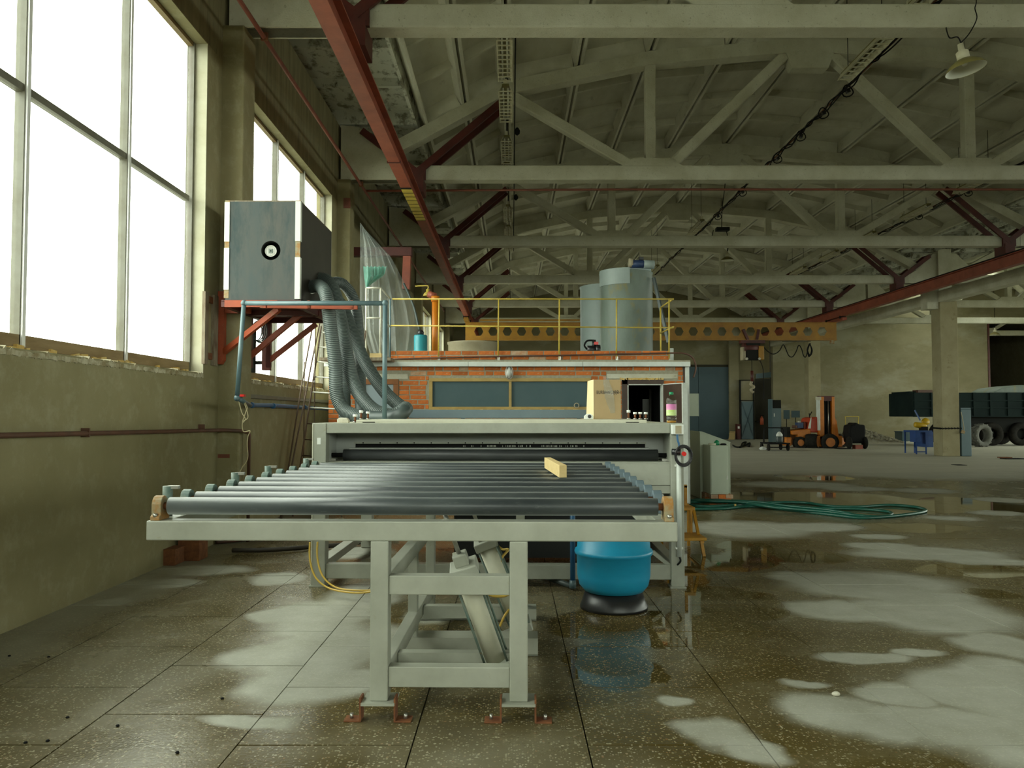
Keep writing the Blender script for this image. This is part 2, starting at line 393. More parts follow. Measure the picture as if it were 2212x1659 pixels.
# ------------------------------------------------------------------ floor: terrazzo slabs, damp here and dry there
def blob_list(px_list):
    out = []
    for x, y, rx, ry in px_list:
        g = G(x, y); Y = g.y
        out.append((g.x, g.y, rx * Y / F, max(.05, ry * Y * Y / (F * EYE))))
    return out
DRY = blob_list([(1885,1262,190,34),(1760,1248,95,14),(2030,1325,170,42),(1800,1318,105,22),(1870,1417,95,13),(1985,1408,60,10),(2150,1500,165,62),(2190,1600,170,80),(1800,1530,125,42),
    (1960,1560,130,45),(1740,1470,62,9),(1900,1180,80,8),(2010,1196,170,14),(2120,1212,90,10),(1610,1142,130,20),(1760,1138,110,10),(1560,1590,75,34),(1450,1514,34,13),(1620,1620,60,30),
    (700,1400,120,75),(700,1340,120,36),(640,1410,95,50),(720,1480,110,40),(760,1300,80,40),(640,1480,110,40),(800,1290,70,30),(590,1330,50,16),(760,1480,60,30),(600,1250,60,12),(560,1420,80,30),(660,1330,90,35),(540,1560,110,16),(830,1380,60,30),(760,1195,90,14),(920,1330,50,16),(430,1232,120,13),(330,1262,95,12),(235,1300,50,7),(1900,1160,60,5),(2060,1120,60,6),(2160,1080,60,5),(1720,1047,130,7),(1850,1056,80,5),(1990,1060,70,6),(1600,1010,90,14),(2000,1020,260,14),(2150,1108,60,6),(2180,1400,90,40),(2060,1575,130,60),(2200,1470,100,50),(1940,1500,80,26),(2000,1290,120,26)])
PUD = blob_list([(1420,1350,250,52),(1560,1300,150,40),(1320,1440,110,60),(1560,1215,130,22),(1700,1200,160,18),(1800,1085,250,26),(1760,1030,95,8),(1640,1075,90,14),(2110,1090,120,18),(1950,1140,170,10),
    (2090,1230,130,16),(2150,1285,70,14),(1610,1180,60,14),(1480,1250,60,30),(1990,1100,120,10)])

def floor_material():
    t = NT('damp_terrazzo'); pos = t.coord(True)
    flat = t.N('ShaderNodeVectorMath', operation='MULTIPLY'); t.L(pos, flat.inputs[0]); flat.inputs[1].default_value = (1,1,0); pos = flat.outputs[0]
    n_big = t.N('ShaderNodeTexNoise'); n_big.inputs['Scale'].default_value = 1.5; n_big.inputs['Detail'].default_value = 4; n_big.inputs['Roughness'].default_value = .55
    t.L(pos, n_big.inputs['Vector'])
    off = t.N('ShaderNodeVectorMath', operation='SUBTRACT'); t.L(n_big.outputs['Color'], off.inputs[0]); off.inputs[1].default_value = (.5,.5,.5)
    offs = t.N('ShaderNodeVectorMath', operation='MULTIPLY'); t.L(off.outputs[0], offs.inputs[0]); offs.inputs[1].default_value = (.38,.5,0)
    q = t.N('ShaderNodeVectorMath', operation='ADD'); t.L(pos, q.inputs[0]); t.L(offs.outputs[0], q.inputs[1]); q = q.outputs[0]
    def mask(blobs, lo, hi):
        acc = None
        for cx, cyy, rx, ry in blobs:
            a = t.N('ShaderNodeVectorMath', operation='SUBTRACT'); t.L(q, a.inputs[0]); a.inputs[1].default_value = (cx, cyy, 0)
            b = t.N('ShaderNodeVectorMath', operation='MULTIPLY'); t.L(a.outputs[0], b.inputs[0]); b.inputs[1].default_value = (1/rx, 1/ry, 0)
            c = t.N('ShaderNodeVectorMath', operation='LENGTH'); t.L(b.outputs[0], c.inputs[0])
            acc = c.outputs['Value'] if acc is None else t.math('MINIMUM', acc, c.outputs['Value'])
        x = t.N('ShaderNodeMapRange', interpolation_type='SMOOTHSTEP'); x.inputs['From Min'].default_value = hi; x.inputs['From Max'].default_value = lo
        t.L(acc, x.inputs['Value']); return x.outputs['Result']
    dry = mask(DRY, .62, 1.22)
    sep = t.N('ShaderNodeSeparateXYZ'); t.L(q, sep.inputs[0])
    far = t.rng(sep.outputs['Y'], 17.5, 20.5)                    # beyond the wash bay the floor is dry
    side = t.rng(sep.outputs['X'], 9.5, 12.0)
    wallside = t.rng(sep.outputs['X'], -2.75, -3.05)
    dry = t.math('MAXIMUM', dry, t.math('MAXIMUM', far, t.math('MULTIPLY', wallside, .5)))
    n2 = t.noise(pos, 2.2, 6, .65)
    pud = mask(PUD, .75, 1.05)
    pud = t.math('MULTIPLY', pud, t.math('SUBTRACT', 1.0, t.math('MULTIPLY', dry, 1.0)))
    pud = t.rng(pud, .35, .75)
    # chips of the terrazzo
    vo = t.N('ShaderNodeTexVoronoi'); vo.inputs['Scale'].default_value = 88; t.L(pos, vo.inputs['Vector'])
    vs = t.N('ShaderNodeSeparateColor'); t.L(vo.outputs['Color'], vs.inputs[0])
    size = t.rng(vs.outputs[0], .45, 1.0, 0.0, .62)
    chip = t.math('LESS_THAN', vo.outputs['Distance'], size)
    chipcol = t.ramp(vs.outputs[1], [(0.0,(.20,.14,.05)),(.45,(.40,.36,.22)),(.8,(.62,.58,.42)),(1.0,(.35,.16,.06))])
    wetbase = t.mix(t.rng(n2, .35, .7), (.078,.056,.014), (.118,.089,.029))
    wetchip = t.mix(.40, chipcol, (.13,.10,.035), 'MIX')
    wetcol = t.mix(t.math('MULTIPLY', chip, .85), wetbase, wetchip)
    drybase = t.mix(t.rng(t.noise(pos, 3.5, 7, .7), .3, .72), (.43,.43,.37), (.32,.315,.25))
    drybase = t.mix(t.math('MULTIPLY', far, .75), drybase, t.mix(t.rng(t.noise(t.scale(pos, (.5,1.6,1)), .9, 6, .7), .3, .7), (.66,.63,.53), (.50,.47,.38)))  # far floor painted paler, standing in for the stronger light on it
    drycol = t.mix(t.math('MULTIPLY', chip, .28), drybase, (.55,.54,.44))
    # rust-brown stains in the wet
    rs = t.rng(t.noise(t.scale(pos, (1,1,1)), 1.7, 5, .7), .66, .80)
    wetcol = t.mix(t.math('MULTIPLY', rs, .55), wetcol, (.16,.085,.02))
    tid = t.rng(t.noise(pos, .55, 3, .5), .42, .62, 0.0, .27)      # half-dried haze
    damp = t.math('MINIMUM', 1.0, t.math('ADD', dry, t.math('MULTIPLY', tid, t.math('SUBTRACT', 1.0, pud))))
    col = t.mix(damp, wetcol, drycol)
    ro = t.rng(dry, 0, 1, .24, .60)
    ro = t.math('ADD', ro, t.rng(n2, .3, .7, -.05, .07))
    ro = t.math('ADD', t.math('MULTIPLY', ro, t.math('SUBTRACT', 1.0, pud)), t.math('MULTIPLY', pud, .03))
    t.set(col, ro, 0.0, t.rng(dry, 0, 1, .42, .30))
    h = t.math('ADD', t.math('MULTIPLY', t.noise(pos, 60, 4, .6), 1.0), t.math('MULTIPLY', t.noise(pos, 7, 4, .6), 1.5))
    b = t.N('ShaderNodeBump'); b.inputs['Distance'].default_value = .0035
    t.L(t.math('MULTIPLY', t.math('SUBTRACT', 1.0, pud), .32), b.inputs['Strength']); t.L(h, b.inputs['Height']); t.L(b.outputs['Normal'], t.b.inputs['Normal'])
    return t.m
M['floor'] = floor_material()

TW, TL, TX0, TY0 = .747, .737, -.425, 3.474
XW = -3.30
ty_end = 13.93
FY = [-9.2, 1.9, 12.0, 24.0, 58.0]
def floor_slab(m, x0, x1, y0, y1, dz=0.0):
    ys = sorted({y0, y1} | {y for y in FY if y0 < y < y1})
    for a, b in zip(ys, ys[1:]):
        za, zb = fz(a) + dz, fz(b) + dz
        m.add([(x0,a,-.3),(x1,a,-.3),(x1,b,-.3),(x0,b,-.3),(x0,a,za),(x1,a,za),(x1,b,zb),(x0,b,zb)], [(0,3,2,1),(4,5,6,7),(0,1,5,4),(1,2,6,5),(2,3,7,6),(3,0,4,7)])
    return m
floor = MB()
floor_slab(floor, -3.7, 33.2, -9.2, 1.9); floor_slab(floor, -3.7, 33.2, ty_end, 58)
floor_slab(floor, TX0 + 13*TW, 33.2, 1.9, ty_end); floor_slab(floor, -3.7, TX0 - 4*TW, 1.9, ty_end)
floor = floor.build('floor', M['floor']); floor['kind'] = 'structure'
bed = floor_slab(MB(), TX0 - 4*TW, TX0 + 13*TW, 1.9, ty_end, -.014).build('joint_bed', M['gap'], floor)
tile_src = None
for i in range(-4, 13):
    x0 = TX0 + i*TW; ph = TY0 if i % 2 else TY0 + .36
    j = math.floor((1.9 - ph) / TL)
    y0 = ph + j*TL
    while y0 < ty_end - .01:
        a, b = max(y0, 1.9), min(y0 + TL, ty_end); y0 += TL
        if b - a < .02 or abs(x0 + TW/2) > .66*b + .9: continue
        g = .0032
        if tile_src is None or abs((b-a) - TL) > .005:
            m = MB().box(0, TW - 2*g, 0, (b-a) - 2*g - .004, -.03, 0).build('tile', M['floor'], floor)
            if abs((b-a) - TL) < .005: tile_src = m
            o = m
        else: o = piece(tile_src)
        o.location = (x0 + g, a + g, fz(a) + random.uniform(-.0012, .0008)); o.rotation_euler = (math.atan2(fz(b) - fz(a), b - a), 0, 0); o.parent = floor
ground = MB().box(-120, 120, -90, 140, -.7, -.4).build('ground', M['earth']); ground['kind'] = 'structure'

# ------------------------------------------------------------------ walls and windows
ZS, ZT, ZTOP = 1.84, 5.42, 6.92
COLY = [9.2 + 6*k for k in range(-3, 7)]
BAYS = [(9.2 + 6*k - 5.46, 9.2 + 6*k - .66) for k in (-2, -1, 0, 1, 4, 5)]
w = MB()
w.box(-3.68, XW, -9.2, 45.6, -.2, ZS); w.box(-3.49, XW - .01, -9.2, 45.6, ZT, ZTOP); w.box(-3.68, -3.49, -9.2, 45.6, ZT + .3, ZTOP)
prev = -9.2
po = -9.2
for a, b in BAYS:
    w.box(-3.49, XW, prev, a, ZS, ZT); w.box(-3.68, -3.49, po, a, ZS, ZT + .3); prev = b; po = b + .4     # the reveal is rebated outside the frame
w.box(-3.49, XW, prev, 45.6, ZS, ZT); w.box(-3.68, -3.49, po, 45.6, ZS, ZT + .3)
wall_left = w.build('wall_left', M['plaster']); wall_left['kind'] = 'structure'
MB().box(XW - .01, XW, -9.2, 45.6, ZT, ZTOP).build('upper_wall', M['streaked'], wall_left)
def ragged(x0, x1, y0, y1, z, n, seed):
    """the broken plaster edge left along a sill"""
    r = random.Random(seed); m = MB(); pts = []
    for k in range(n + 1):
        y = y0 + (y1-y0)*k/n; pts.append((y, z + r.choice((0, 0, 1)) * r.uniform(-.012, .026) - .004, r.uniform(.0, .012)))
    for (ya, za, da), (yb, zb, db) in zip(pts, pts[1:]):
        m.add([(x0,ya,z-.05),(x1+da,ya,z-.05+r.uniform(-.01,.01)),(x1+db,yb,z-.05),(x0,yb,z-.05),(x0,ya,za),(x1+da,ya,za-.01),(x1+db,yb,zb-.01),(x0,yb,zb)],
              [(4,5,6,7),(1,2,6,5),(0,1,5,4),(2,3,7,6)])
    return m
XF = -3.47
for n, (a, b) in enumerate(BAYS):
    vis = n >= 2
    win = frame('window_%d' % (n + 1), (XF, (a+b)/2, ZS))
    MB().box(-3.54, -3.43, a, b, ZS + .02, ZS + .115).build('sill_rail', M['dark_wood'], win)
    MB().box(-3.50, -3.44, a, b, ZT - .05, ZT).build('head_rail', M['dark_wood'], win)
    MB().box(-3.50, -3.425, b - .035, b + .03, ZS, ZT).build('frame_post', M['frame_grey'], win)
    MB().box(-3.55, -3.425, a, a + .035, ZS, ZT).build('frame_post', M['frame_grey'], win)
    ys = [b - 1.45, b - 2.95, b - 4.42]
    for y in ys:
        mo = MB().box(-3.50, -3.43, y - .026, y + .026, ZS + .03, ZT).build('mullion', M['frame_grey'], win)
        MB().box(-3.43, -3.415, y - .016, y + .022, ZS + .03, ZT).build('cover_strip', M['frame_white'], mo)
    edges = [a + .045] + sorted(ys) + [b - .045]
    for y0, y1 in zip(edges, edges[1:]):
        MB().box(-3.50, -3.44, y0 + .026, y1 - .026, 3.672, 3.728).build('transom', M['frame_grey'], win)
        for z0, z1 in ((ZS + .115, 3.665), (3.735, ZT - .05)):
            MB().box(-3.473, -3.467, y0 + .02, y1 - .02, z0, z1).build('pane', M['pane'], win)
    if vis:
        MB().box(-3.43, XW + .004, b - .001, b + .012, ZS, ZT).build('jamb_plaster', M['reveal'], win)
        MB().box(-3.43, XW + .002, a, b, ZT - .012, ZT + .001).build('head_plaster', M['plaster'], win)
        ragged(-3.43, XW, a - .02, b + .02, ZS, 190, n).build('broken_plaster', M['rough_edge'], win)
        f = MB(); r = random.Random(n + 50); y = a
        while y < b:
            s = r.uniform(.03, .10)
            if r.random() < .4: f.obox((-3.425 + r.uniform(-.004,.01), y, ZS + .018), (.03, s, r.uniform(.012, .045)), Matrix.Rotation(r.uniform(-.2,.2), 3, 'X'))
            y += s
        f.build('foam_bead', M['foam'], win)
    portal(-3.6, (a+b)/2, (ZS+ZT)/2, ZT - ZS, b - a, (0, -PI/2, 0))

def wall(name, m, *boxes):
    w = MB()
    for b in boxes: w.box(*b)
    o = w.build(name, m); o['kind'] = 'structure'; return o
XR = 32.6
rb = [(9.2 + 6*k - 5.7, 9.2 + 6*k - .3) for k in range(-2, 6)]  # added openings in the unseen right wall, to bring in daylight
w = MB(); w.box(XR, XR + .35, -9.2, 57, -.2, ZS); w.box(XR, XR + .35, -9.2, 57, ZT, 9); prev = -9.2
for a, b in rb:
    w.box(XR, XR + .35, prev, a, ZS, ZT); prev = b
    portal(XR + .3, (a+b)/2, (ZS+ZT)/2, ZT - ZS, b - a, (0, PI/2, 0))
w.box(XR, XR + .35, prev, 57, ZS, ZT)
w.build('wall_right', M['plaster'])['kind'] = 'structure'
for n, (a, b) in enumerate(rb):
    win = frame('window_%d' % (n + 9), (XR, (a+b)/2, ZS)); m = MB()
    for y in [a + .03, a + 1.6, a + 3.2, b - .03]: m.box(XR + .1, XR + .2, y - .03, y + .03, ZS, ZT)
    m.build('mullion', M['frame_grey'], win)
    MB().box(XR + .1, XR + .2, a, b, 3.6, 3.7).build('transom', M['frame_grey'], win)
    MB().box(XR + .147, XR + .153, a, b, ZS, ZT).build('pane', M['pane'], win)
YB = -9.0
wall('wall_back', M['plaster'], (-3.68, -1.0, YB - .35, YB, -.2, 9.2), (13.0, 17.0, YB - .35, YB, -.2, 9.2), (29.0, 33.0, YB - .35, YB, -.2, 9.2),
     (-1.0, 13.0, YB - .35, YB, 5.4, 9.2), (17.0, 29.0, YB - .35, YB, 5.4, 9.2), (-1.0, 13.0, YB - .35, YB, -.2, 3.2), (17.0, 29.0, YB - .35, YB, -.2, 3.2))
for x0, x1, n in ((-1.0, 13.0, 17), (17.0, 29.0, 18)):  # windows behind the camera, added to let more daylight in
    win = frame('window_%d' % n, ((x0+x1)/2, YB, 3.2))
    MB().box(x0, x1, YB - .2, YB - .194, 3.2, 5.4).build('pane', M['pane'], win)
    m = MB()
    for k in range(8): xx = x0 + (x1-x0)*k/7; m.box(xx - .04, xx + .04, YB - .25, YB - .12, 3.2, 5.4)
    m.build('mullion', M['frame_grey'], win)
    portal((x0+x1)/2, YB - .3, 4.3, x1 - x0, 2.2, (PI/2, 0, 0))
wall('wall_far', M['farwall'], (-3.68, 14.6, 45.4, 45.7, -.2, 9.2))
wall('wall_partition', M['farwall'], (14.5, 26.5, 44.5, 44.8, -.2, 9.2), (26.5, 33, 44.5, 44.8, 6.6, 9.2))
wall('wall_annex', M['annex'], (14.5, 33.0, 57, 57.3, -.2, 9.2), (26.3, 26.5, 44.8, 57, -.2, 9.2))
wall('trim_1', M['dark_red'], (26.46, 26.56, 44.46, 44.84, 0, 6.6))     # painted edge of the opening in the partition

# ------------------------------------------------------------------ columns
def column(name, x0, x1, y0, y1, z0, z1, label, m='column', parts=()):
    o = MB().box(x0, x1, y0, y1, z0, z1).build(name, M[m], bevel=.02); o['kind'] = 'structure'; o['label'] = label; return o
for k in range(0, 6):
    yc = 9.2 + 6*k
    column('wall_column', XW - .05, -3.055, yc - .2, yc + .2, 0, 5.85, 'plastered concrete column against the window wall, %s from the camera' % ['nearest','second','third','fourth','fifth','sixth'][k], 'plaster')
for yc, nm in ((27.2, 'free-standing concrete column with a chain round it and a blue steel box beside it'), (39.2, 'free-standing concrete column far back behind the forklift')):
    c = column('concrete_column', 14.37, 14.96, yc - .38, yc + .2, 0, 5.2, nm)
    MB().box(14.42, 14.86, yc - .25, yc + .2, 5.2, 7.0).build('upper_shaft', M['limewash'], c)
    MB().box(14.0, 14.37, yc - .3, yc + .15, 4.95, 5.6).build('bracket', M['limewash'], c)
pil = MB().box(12.24, 12.78, 45.12, 45.42, 0, 7); pil.build('wall_pilaster', M['farwall'])['kind'] = 'structure'
eb = MB().box(14.36, 14.74, 5, 44.5, 5.17, 5.56).build('concrete_tie_beam', M['limewash'], bevel=.02)
tag(eb, None, None, None, 'structure'); eb['label'] = 'long pale concrete beam carried by the free-standing columns'

# ------------------------------------------------------------------ roof: ribbed slabs on concrete trusses
XC = 5.7
TOP = [(-7.37,6.90),(-5.8,7.76),(-3.05,8.34),(0,8.60)]
TOPS = TOP + [(-x, z) for x, z in reversed(TOP[:-1])]
TOPH = [TOPS[0]]
for (xa, za), (xb, zb) in zip(TOPS, TOPS[1:]): TOPH += [((xa+xb)/2, (za+zb)/2), (xb, zb)]
ceiling = frame('ceiling'); slabs = {}
def roof_slab(W, Ln=5.97):
    m = MB(); D = .27
    m.box(0, W, 0, Ln, D, D + .06)
    for x in (.0, W - .085): m.add([(x,0,D),(x+.085,0,D),(x+.085,Ln,D),(x,Ln,D),(x+.015,0,0),(x+.07,0,0),(x+.07,Ln,0),(x+.015,Ln,0)], [(4,7,6,5),(0,4,5,1),(1,5,6,2),(2,6,7,3),(3,7,4,0)])
    for k in range(5):
        y = .06 + k*(Ln - .12)/4; d = .0 if k in (0, 4) else .13
        m.add([(.085,y-.06,D),(W-.085,y-.06,D),(W-.085,y+.06,D),(.085,y+.06,D),(.085,y-.035,D-.27+d),(W-.085,y-.035,D-.27+d),(W-.085,y+.035,D-.27+d),(.085,y+.035,D-.27+d)], [(4,7,6,5),(0,4,5,1),(1,5,6,2),(2,6,7,3),(3,7,4,0)])
    return m
for bay, xc in ((0, XC), (1, XC + 18)):
    for k in range(-2 if bay == 0 else 1, 7):
        y0 = 9.2 + 6*(k-1) + .015 + (.015)
        for (xa, za), (xb, zb) in zip(TOPH, TOPH[1:]):
            if bay == 1 and k >= 5 and abs((xa+xb)/2) < 1.6 and xa < 0: continue          # glazed ridge of the side aisle
            Wd = round(math.hypot(xb-xa, zb-za) - .03, 2); ang = -math.atan2(zb-za, xb-xa)
            if Wd not in slabs: slabs[Wd] = roof_slab(Wd).build('roof_slab', M['roofslab'], ceiling); o = slabs[Wd]
            else: o = piece(slabs[Wd])
            o.parent = ceiling; o.location = (xc + xa + .015*math.cos(ang), y0, za + .012); o.rotation_euler = (0, ang, 0)
        for xa in (-9.35, 7.5):
            if 'e' not in slabs: slabs['e'] = roof_slab(1.85).build('roof_slab', M['peeled'], ceiling); o = slabs['e']
            else: o = piece(slabs['e'])
            o.parent = ceiling; o.location = (xc + xa, y0, 6.93)
m = MB(); m.box(-3.8, XC + 18 - 1.52, -9.3, 57.5, 9.3, 9.5); m.box(XC + 18 + .0, 33, -9.3, 57.5, 9.3, 9.5); m.box(XC + 18 - 1.6, XC + 18 + 1.6, 45.3, 57.5, 9.3, 9.5); m.box(XC + 18 - 1.6, XC + 18 + 1.6, -9.3, 33.2, 9.3, 9.5); m.build('roof_cover', M['gap'], ceiling)
win = frame('window_19', (XC + 18, 24, 9.4)); win['label'] = 'long ridge skylight over the side aisle'
for k in range(2):
    ya = 33.2 + 6*k; MB().box(XC + 18 - 1.5, XC + 18 - .02, ya + .05, ya + 5.95, 9.40, 9.406).build('pane', M['pane'], win)
    for y in (ya, ya + 3): MB().box(XC + 18 - 1.52, XC + 18, y - .04, y + .04, 9.33, 9.42).build('glazing_bar', M['frame_grey'], win)
for s in (-1, 0): MB().box(XC + 18 + s*1.5 - .06, XC + 18 + s*1.5 + .06, 33.2, 45.2, 8.5, 9.45).build('upstand', M['limewash'], win)
portal(XC + 18 - .75, 39.2, 9.44, 1.5, 12, (0, 0, 0))
MB().box(-3.8, -3.2, -9.3, 57.5, 7.25, 9.4).build('eave_wall', M['gap'], ceiling)

def truss_parts(root):
    def strip(m, pts, h, y=.14):
        for (xa, za), (xb, zb) in zip(pts, pts[1:]): m.prism([(xa, za-h), (xb, zb-h), (xb, zb), (xa, za)], lambda a, c, d: (a, d, c), -y, y)
    MB().box(-8.95, 8.95, -.14, .14, 0, .28).build('bottom_chord', M['limewash'], root, True, bevel=.02)
    m = MB(); strip(m, [(x, z - 5.85) for x, z in [(-8.75,6.16)] + TOPS + [(8.75,6.16)]], .26); m.build('top_chord', M['limewash'], root, True)
    for s in (-1, 1):
        f = (lambda a, c, d: (s*a, d, c))
        MB().prism([(-8.95,0),(-7.75,0),(-7.75,.28),(-8.05,.45),(-8.6,1.0),(-8.95,1.05)], f, -.15, .15).build('end_block', M['limewash'], root, True)
        MB().beam((s*3.05, 0, .25), (s*3.05, 0, 2.3), .2, .2, (0,1,0)).build('web_post', M['limewash'], root, True, bevel=.02)
        MB().beam((s*5.75, 0, 1.68), (s*3.35, 0, .25), .19, .2, (0,1,0)).build('web_diagonal', M['limewash'], root, True, bevel=.02)
        MB().beam((s*2.72, 0, .25), (s*.45, 0, 2.45), .19, .2, (0,1,0)).build('web_diagonal', M['limewash'], root, True, bevel=.02)
        MB().prism([(s*2.45,.27),(s*3.6,.27),(s*3.4,.42),(s*2.7,.42)], lambda a, c, d: (a, d, c), -.135, .135).build('gusset', M['limewash'], root, True)
    MB().prism([(-.5,2.56),(.5,2.56),(.34,2.16),(-.34,2.16)], lambda a, c, d: (a, d, c), -.135, .135).build('gusset', M['limewash'], root, True)
ORD = ['nearest', 'second', 'third', 'fourth', 'fifth', 'sixth', 'seventh']
tr0 = None
for k in range(6):
    lab = 'whitewashed concrete roof truss of the main hall, %s from the camera' % ORD[k]
    if tr0 is None:
        tr0 = thing('roof_truss', lab, 'truss', (XC, 9.2, 5.85), 0, 'concrete roof trusses of the main hall'); truss_parts(tr0); o = tr0
    else: o = copy_tree(tr0)
    o.location = (XC, 9.2 + 6*k, 5.85); o['label'] = lab
for k in range(3, 7):
    o = copy_tree(tr0); o.location = (XC + 18, 9.2 + 6*k, 5.85)
    o['label'] = 'whitewashed concrete roof truss of the side aisle beyond the columns, %s from the camera' % ORD[k-3]; o['group'] = 'concrete roof trusses of the side aisle'

# steel hangers: a red V of paired bars under each truss that holds the crane rail
def hanger(root, s):
    for tx, tz in ((1.66, 1.52), (-1.05, .92)):
        m = MB()
        for y in (-.2, .2): m.beam((0, y, .12), (s*tx, y, tz), .05, .13, (0,0,1))
        m.build('brace', M['dark_red'], root, True)
    MB().box(-.13, .13, -.24, .24, -.255, .05).build('hanger_plate', M['dark_red'], root, True)
    MB().box(-.17, .17, -.22, -.16, -.02, .2).build('gusset_plate', M['dark_red'], root, True)
h0 = {}
for s, X, side in ((1, -1.80, 'window side'), (-1, 13.12, 'column side')):
    for k in range(6):
        if side == 'column side' and k < 2: continue
        if s not in h0:
            h0[s] = thing('crane_rail_hanger', '', 'hanger', (X, 9.2, 5.85)); hanger(h0[s], s); o = h0[s]
        else: o = copy_tree(h0[s])
        o.location = (X, 9.2 + 6*k, 5.85); o['group'] = 'red V-shaped hangers on the %s' % side
        o['label'] = 'dark red V-shaped steel hanger of the %s crane rail, under the %s roof truss' % (side, ORD[k])
def ibeam(X, y0, y1, z0, z1, w=.18, web=.014, fl=.02):
    m = MB(); m.box(X - w/2, X + w/2, y0, y1, z0, z0 + fl); m.box(X - w/2, X + w/2, y0, y1, z1 - fl, z1); m.box(X - web/2, X + web/2, y0, y1, z0 + fl, z1 - fl); return m
r1 = thing('crane_rail', 'rust red steel crane rail with a yellow striped patch, on the window side', 'crane rail', (-1.82, 24, 5.28))
ibeam(-1.82, 2.0, 44.9, 5.28, 5.60).build('rail_beam', M['red_steel'], r1)
st = MB()
for k in range(9): st.box(-1.912, -1.728, 13.7 + k*.25, 13.7 + k*.25 + .20, 5.274, 5.2805)
st.build('warning_stripe', M['rail_yellow'], r1)
MB().box(-1.911, -1.729, 13.6, 15.95, 5.2775, 5.2805).build('stripe_ground', M['black'], r1)
MB().box(-1.925, -1.715, 12.2, 12.24, 5.27, 5.3).build('splice_plate', M['dark_red'], r1)
r2 = thing('crane_rail', 'dark red steel crane rail running past the free-standing columns', 'crane rail', (13.12, 24, 5.28))
ibeam(13.12, 5.0, 44.9, 5.28, 5.60, .2).build('rail_beam', M['red_steel'], r2)
MB().box(12.98, 13.26, 5.0, 44.9, 5.6, 5.625).build('cap_plate', M['black'], r2)
for X, s in ((-1.82, 1), (13.12, -1)):
    pass
# ------------------------------------------------------------------ roller table and washing machine (turned 1.1 degrees to the hall)
MO = Vector((-.472, 3.74, 0)); MR = -.0190
MRi = Matrix.Rotation(-MR, 3, 'Z')
def LP(px, py, y):
    """local (x, z) on the machine of what is seen at (px, py), y metres behind the front beam"""
    v = MRi @ (P(px, py, MO.y + y) - MO); return v.x, v.z
def ML(px, py, y):
    x, z = LP(px, py, y); return Vector((x, y, z))
tb = thing('roller_table', 'long grey steel roller table with ten dark rollers, in front of the washing machine', 'roller table', MO, MR)
zb0, zb1 = .812, .903; HW = 1.236
MB().box(-HW, HW, 0, .095, zb0, zb1).build('front_beam', M['machine'], tb, True, bevel=.006)
for s in (-1, 1): MB().box(s*(HW-.09), s*HW, .095, 2.86, zb0, zb1).build('side_beam', M['machine'], tb, True, bevel=.005)
MB().box(-HW+.09, HW-.09, 2.78, 2.86, zb0, zb1).build('rear_beam', M['machine'], tb, True, bevel=.005)
for y in (1.0, 1.9): MB().box(-HW+.09, HW-.09, y, y+.08, zb0, zb1-.01).build('cross_beam', M['machine'], tb, True, bevel=.005)
# rollers and their bearings
def bearing(m_block, s):
    b = MB(); c = .966
    pts = [(-.055, zb1), (.055, zb1), (.055, zb1+.018), (.040, zb1+.026)]
    for k in range(9):
        a = -.25 + (PI + .5) * k / 8; pts.append((.043*math.cos(a), c + .002 + .048*math.sin(a)))
    pts += [(-.040, zb1+.026), (-.055, zb1+.018)]
    b.prism(pts, lambda a, q, d: (s*d, a, q), 1.178, 1.222)
    return b
bolt_src = None
for k in range(10):
    y = .062 + .309*k; dz = 0.0
    r = MB().cyl((-1.152, y, .966), (1.152, y, .966), .0415 if k == 0 else .039, n=28).build('roller', M['rubber'], tb, True)
    MB().cyl((-1.20, y, .966), (1.20, y, .966), .017, n=12).build('shaft', M['rust' if k < 2 else 'steel'], r, True)
    for s in (-1, 1):
        bb = bearing(None, s).build('bearing', M['rust_cast' if k == 0 else ('teal_cast' if s < 0 else 'blue_metal')], tb, True, bevel=.003)
        bb.location.y = y
        for q in (-1, 1):
            MB().cyl((s*1.2, q*.047, zb1+.016), (s*1.2, q*.047, zb1+.032), .011, n=6).build('bolt', M['steel'], bb, True)
for y in (.19, 1.10, 1.72, 2.66):
    p = MB().cyl((-1.222, y, zb1), (-1.222, y, 1.048), .024, n=14).build('stop_post', M['teal_cast'], tb, True)
    MB().box(-1.222, -1.165, y - .012, y + .012, 1.035, 1.05).build('stop_tab', M['steel'], p, True)
# stand
lx = [LP(801,1300,.02)[0], LP(840,1300,.02)[0], LP(1101,1300,.02)[0], LP(1140,1300,.02)[0]]
zr = [LP(900,1242,.03)[1], LP(900,1283,.03)[1], LP(900,1438,.03)[1], LP(900,1482,.03)[1]]
zleg = LP(820,1512,.02)[1]; zf0 = fz(3.76)
for a, b in ((lx[0], lx[1]), (lx[2], lx[3])):
    lg = MB().box(a, b, .0, .085, zleg, zb0).build('leg', M['machine'], tb, True, bevel=.005)
    MB().box(a - .035, b + .035, -.03, .12, zleg - .012, zleg).build('foot_plate', M['machine'], lg, True)
    for sx, x in ((-1, a - .04), (1, b + .035)):
        ang = MB().box(x - .004, x + .004, -.02, .05, zf0 + .002, zleg + .02); ang.box(min(x, x + sx*.075), max(x, x + sx*.075), -.02, .05, zf0 + .0015, zf0 + .008)
        ang.build('foot_bracket', M['rust'], tb, True)
        MB().cyl((x + sx*.045, .015, zf0 + .008), (x + sx*.045, .015, zf0 + .03), .009, n=6).build('foot_bolt', M['steel'], tb, True)
MB().box(lx[1], lx[2], .01, .08, zr[1], zr[0]).build('cross_rail', M['machine'], tb, True, bevel=.004)
MB().box(lx[1], lx[2], .01, .08, zr[3], zr[2]).build('cross_rail', M['machine'], tb, True, bevel=.004)
